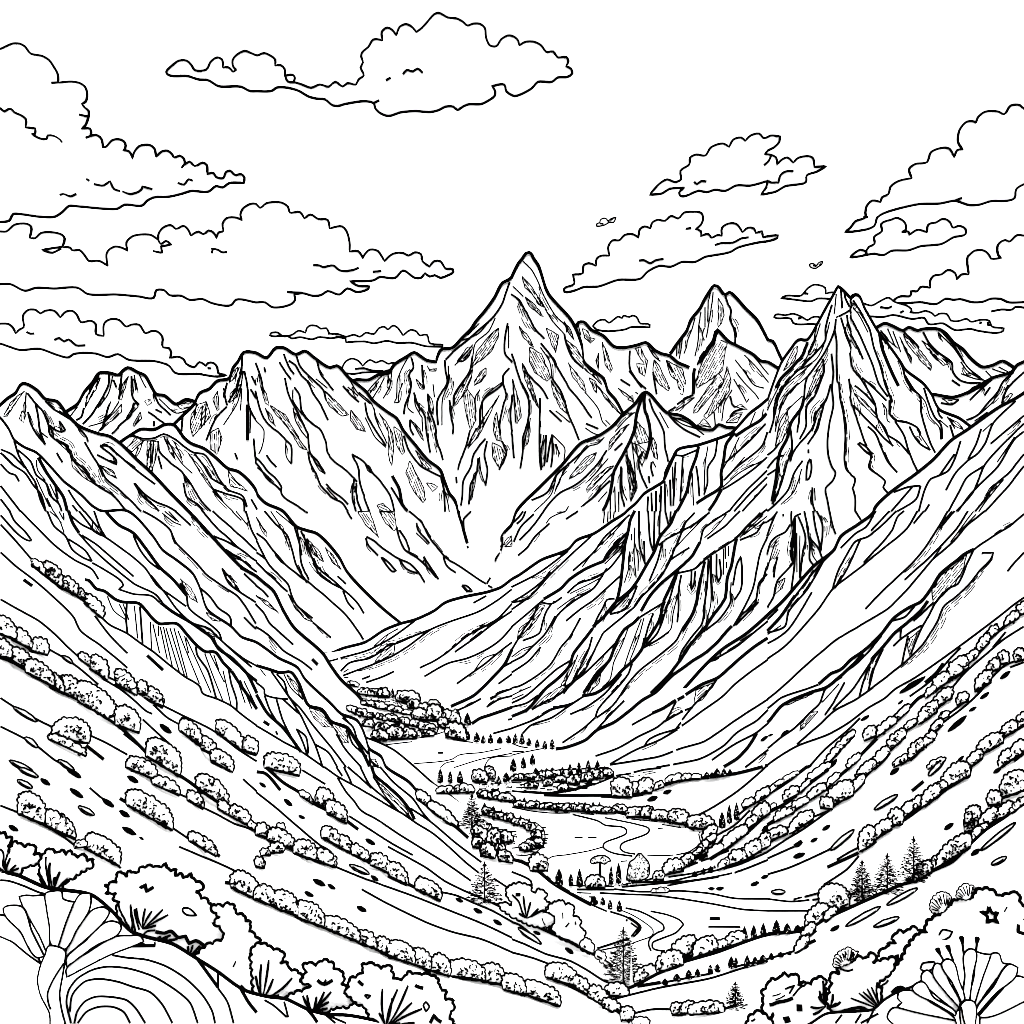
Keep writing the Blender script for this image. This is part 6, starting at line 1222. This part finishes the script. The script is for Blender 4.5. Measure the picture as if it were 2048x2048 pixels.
tuft('round bladed shrub leaning on the slope of the star marked bush', 103, 'D3 1230,1080 1225,1020 1240,985 1270,955 1300,935 1340,940 1372,958 1378,990 1365,1040 1320,1085 1270,1095', (1312, 1078))
tuft('small bladed shrub on top of the star marked bush', 103, 'D3 1425,978 1432,925 1460,890 1492,870 1520,885 1555,895 1550,940 1530,985 1490,992 1450,988', (1492, 990))
tuft('bladed shrub on the dark rimmed bush', 99, 'D3 492,1498 500,1440 535,1390 580,1365 615,1355 650,1380 682,1385 665,1430 640,1460 580,1485 530,1500', (580, 1490))

# fan palms
def palm(label, Y, trunk, trunk_marks, blades, extras=()):
    tp = parse(trunk)
    base = at(float(np.mean([p[0] for p in tp])), max(p[1] for p in tp), Y)
    root = empty('fan_palm', base)
    tag(root, label, 'palm', 'fan palms')
    def part(P, y, name, rim=4.4, thick=.35, marks=''):
        P = clean(smooth(P, closed=True, step=6), 3.0)
        pl = Pillow(P, y, thick=thick, rim=rim, grid=4)
        for ln in marks.split(';'):
            if ln.strip(): pl.pen(smooth(parse(ln)), 4.0)
        pl.mb.v = [tuple(Vector(v) - base) for v in pl.mb.v]
        pl.mb.build(name, [M_LEAF, M_INK], root)
    for i, b in enumerate(blades):
        part(parse(b), Y + 0.15 * (i % 3) + .1, 'leaf')
    part(tp, Y - 0.25, 'trunk', thick=.6, marks=trunk_marks)
    for e in extras:
        P = [T(e[0], *p) for p in e[1]]
        s = Y / F
        mb = MB()
        q = [at(x, y, Y - .5) - base for x, y in P]
        mbp = [at(x, y, Y - .5) for x, y in P]
        mb.tube(mbp, [2.4 * s, 2.6 * s, 5.0 * s, 5.2 * s, 3.0 * s][:len(P)])
        mb.v = [tuple(Vector(v) - base) for v in mb.v]
        mb.build('stamen', [M_LEAF, M_INK], root)

palm('broad fan palm with a curved trunk at the bottom left', 44, 'A3 310,1480 345,1400 365,1345 440,1350 492,1380 490,1450 470,1580 450,1700 460,1800 500,1960 380,1960 375,1850 310,1720 285,1600',
     'A3 485,1470 420,1580 380,1680 390,1780 400,1805',
     ['A3 390,1335 375,1200 350,1040 345,945 400,930 465,930 475,985 560,1012 500,1160 440,1345', 'A3 440,1350 500,1160 560,1020 610,950 680,945 688,1000 670,1080 580,1220 490,1365',
      'A3 495,1400 590,1210 660,1110 700,1070 780,1050 825,1080 800,1140 640,1300 500,1420', 'A3 500,1440 650,1300 790,1170 840,1155 905,1175 915,1210 885,1260 740,1330 505,1500',
      'A3 500,1520 700,1370 870,1272 980,1265 1060,1268 1085,1310 960,1360 830,1410 505,1578', 'A3 350,1390 300,1270 180,1060 145,970 200,960 250,965 340,965 360,1080 380,1310',
      'A3 335,1420 240,1230 170,1050 60,1040 25,1060 45,1120 150,1230 280,1430', 'A3 310,1480 200,1400 90,1310 0,1270 -80,1230 -80,1110 40,1115 150,1230 290,1435'])
palm('fan palm with upright round tipped stamens at the bottom right', 46, 'D3 1455,1790 1490,1755 1555,1765 1562,1960 1460,1960 1448,1860', 'D3 1455,1800 1465,1880 1480,1935',
     ['D3 1490,1745 1485,1560 1480,1400 1520,1365 1565,1378 1545,1560 1520,1750', 'D3 1530,1755 1555,1560 1570,1385 1640,1405 1685,1405 1620,1580 1560,1775',
      'D3 1565,1790 1620,1580 1690,1400 1740,1400 1770,1470 1820,1478 1700,1620 1575,1800', 'D3 1570,1830 1700,1650 1820,1480 1885,1505 1870,1570 1720,1700 1580,1860',
      'D3 1590,1870 1750,1690 1870,1570 1960,1600 2010,1720 1932,1762 1600,1880', 'D3 1600,1890 1760,1820 1932,1765 2080,1740 2080,1950 1600,1940',
      'D3 1482,1750 1440,1600 1400,1465 1350,1440 1310,1475 1390,1620 1460,1765', 'D3 1450,1775 1370,1620 1300,1480 1265,1475 1245,1510 1245,1560 1330,1680 1440,1805',
      'D3 1440,1815 1340,1690 1245,1560 1200,1525 1160,1555 1160,1605 1250,1700 1420,1840', 'D3 1420,1850 1250,1730 1165,1612 1095,1645 1090,1672 1250,1770 1415,1870',
      'D3 1415,1900 1230,1770 1090,1680 990,1690 980,1740 1010,1770 970,1805 1150,1850 1415,1905', 'D3 1415,1912 1100,1840 940,1812 900,1880 930,1920 1000,1960 1420,1960'],
     [('D3', [(1330, 1460), (1300, 1410), (1285, 1380), (1278, 1365), (1274, 1355)]), ('D3', [(1400, 1460), (1375, 1395), (1360, 1355), (1356, 1342), (1354, 1332)]),
      ('D3', [(1478, 1410), (1468, 1330), (1462, 1290), (1460, 1278), (1459, 1266)]), ('D3', [(1570, 1390), (1575, 1330), (1578, 1295), (1580, 1283), (1581, 1272)])])
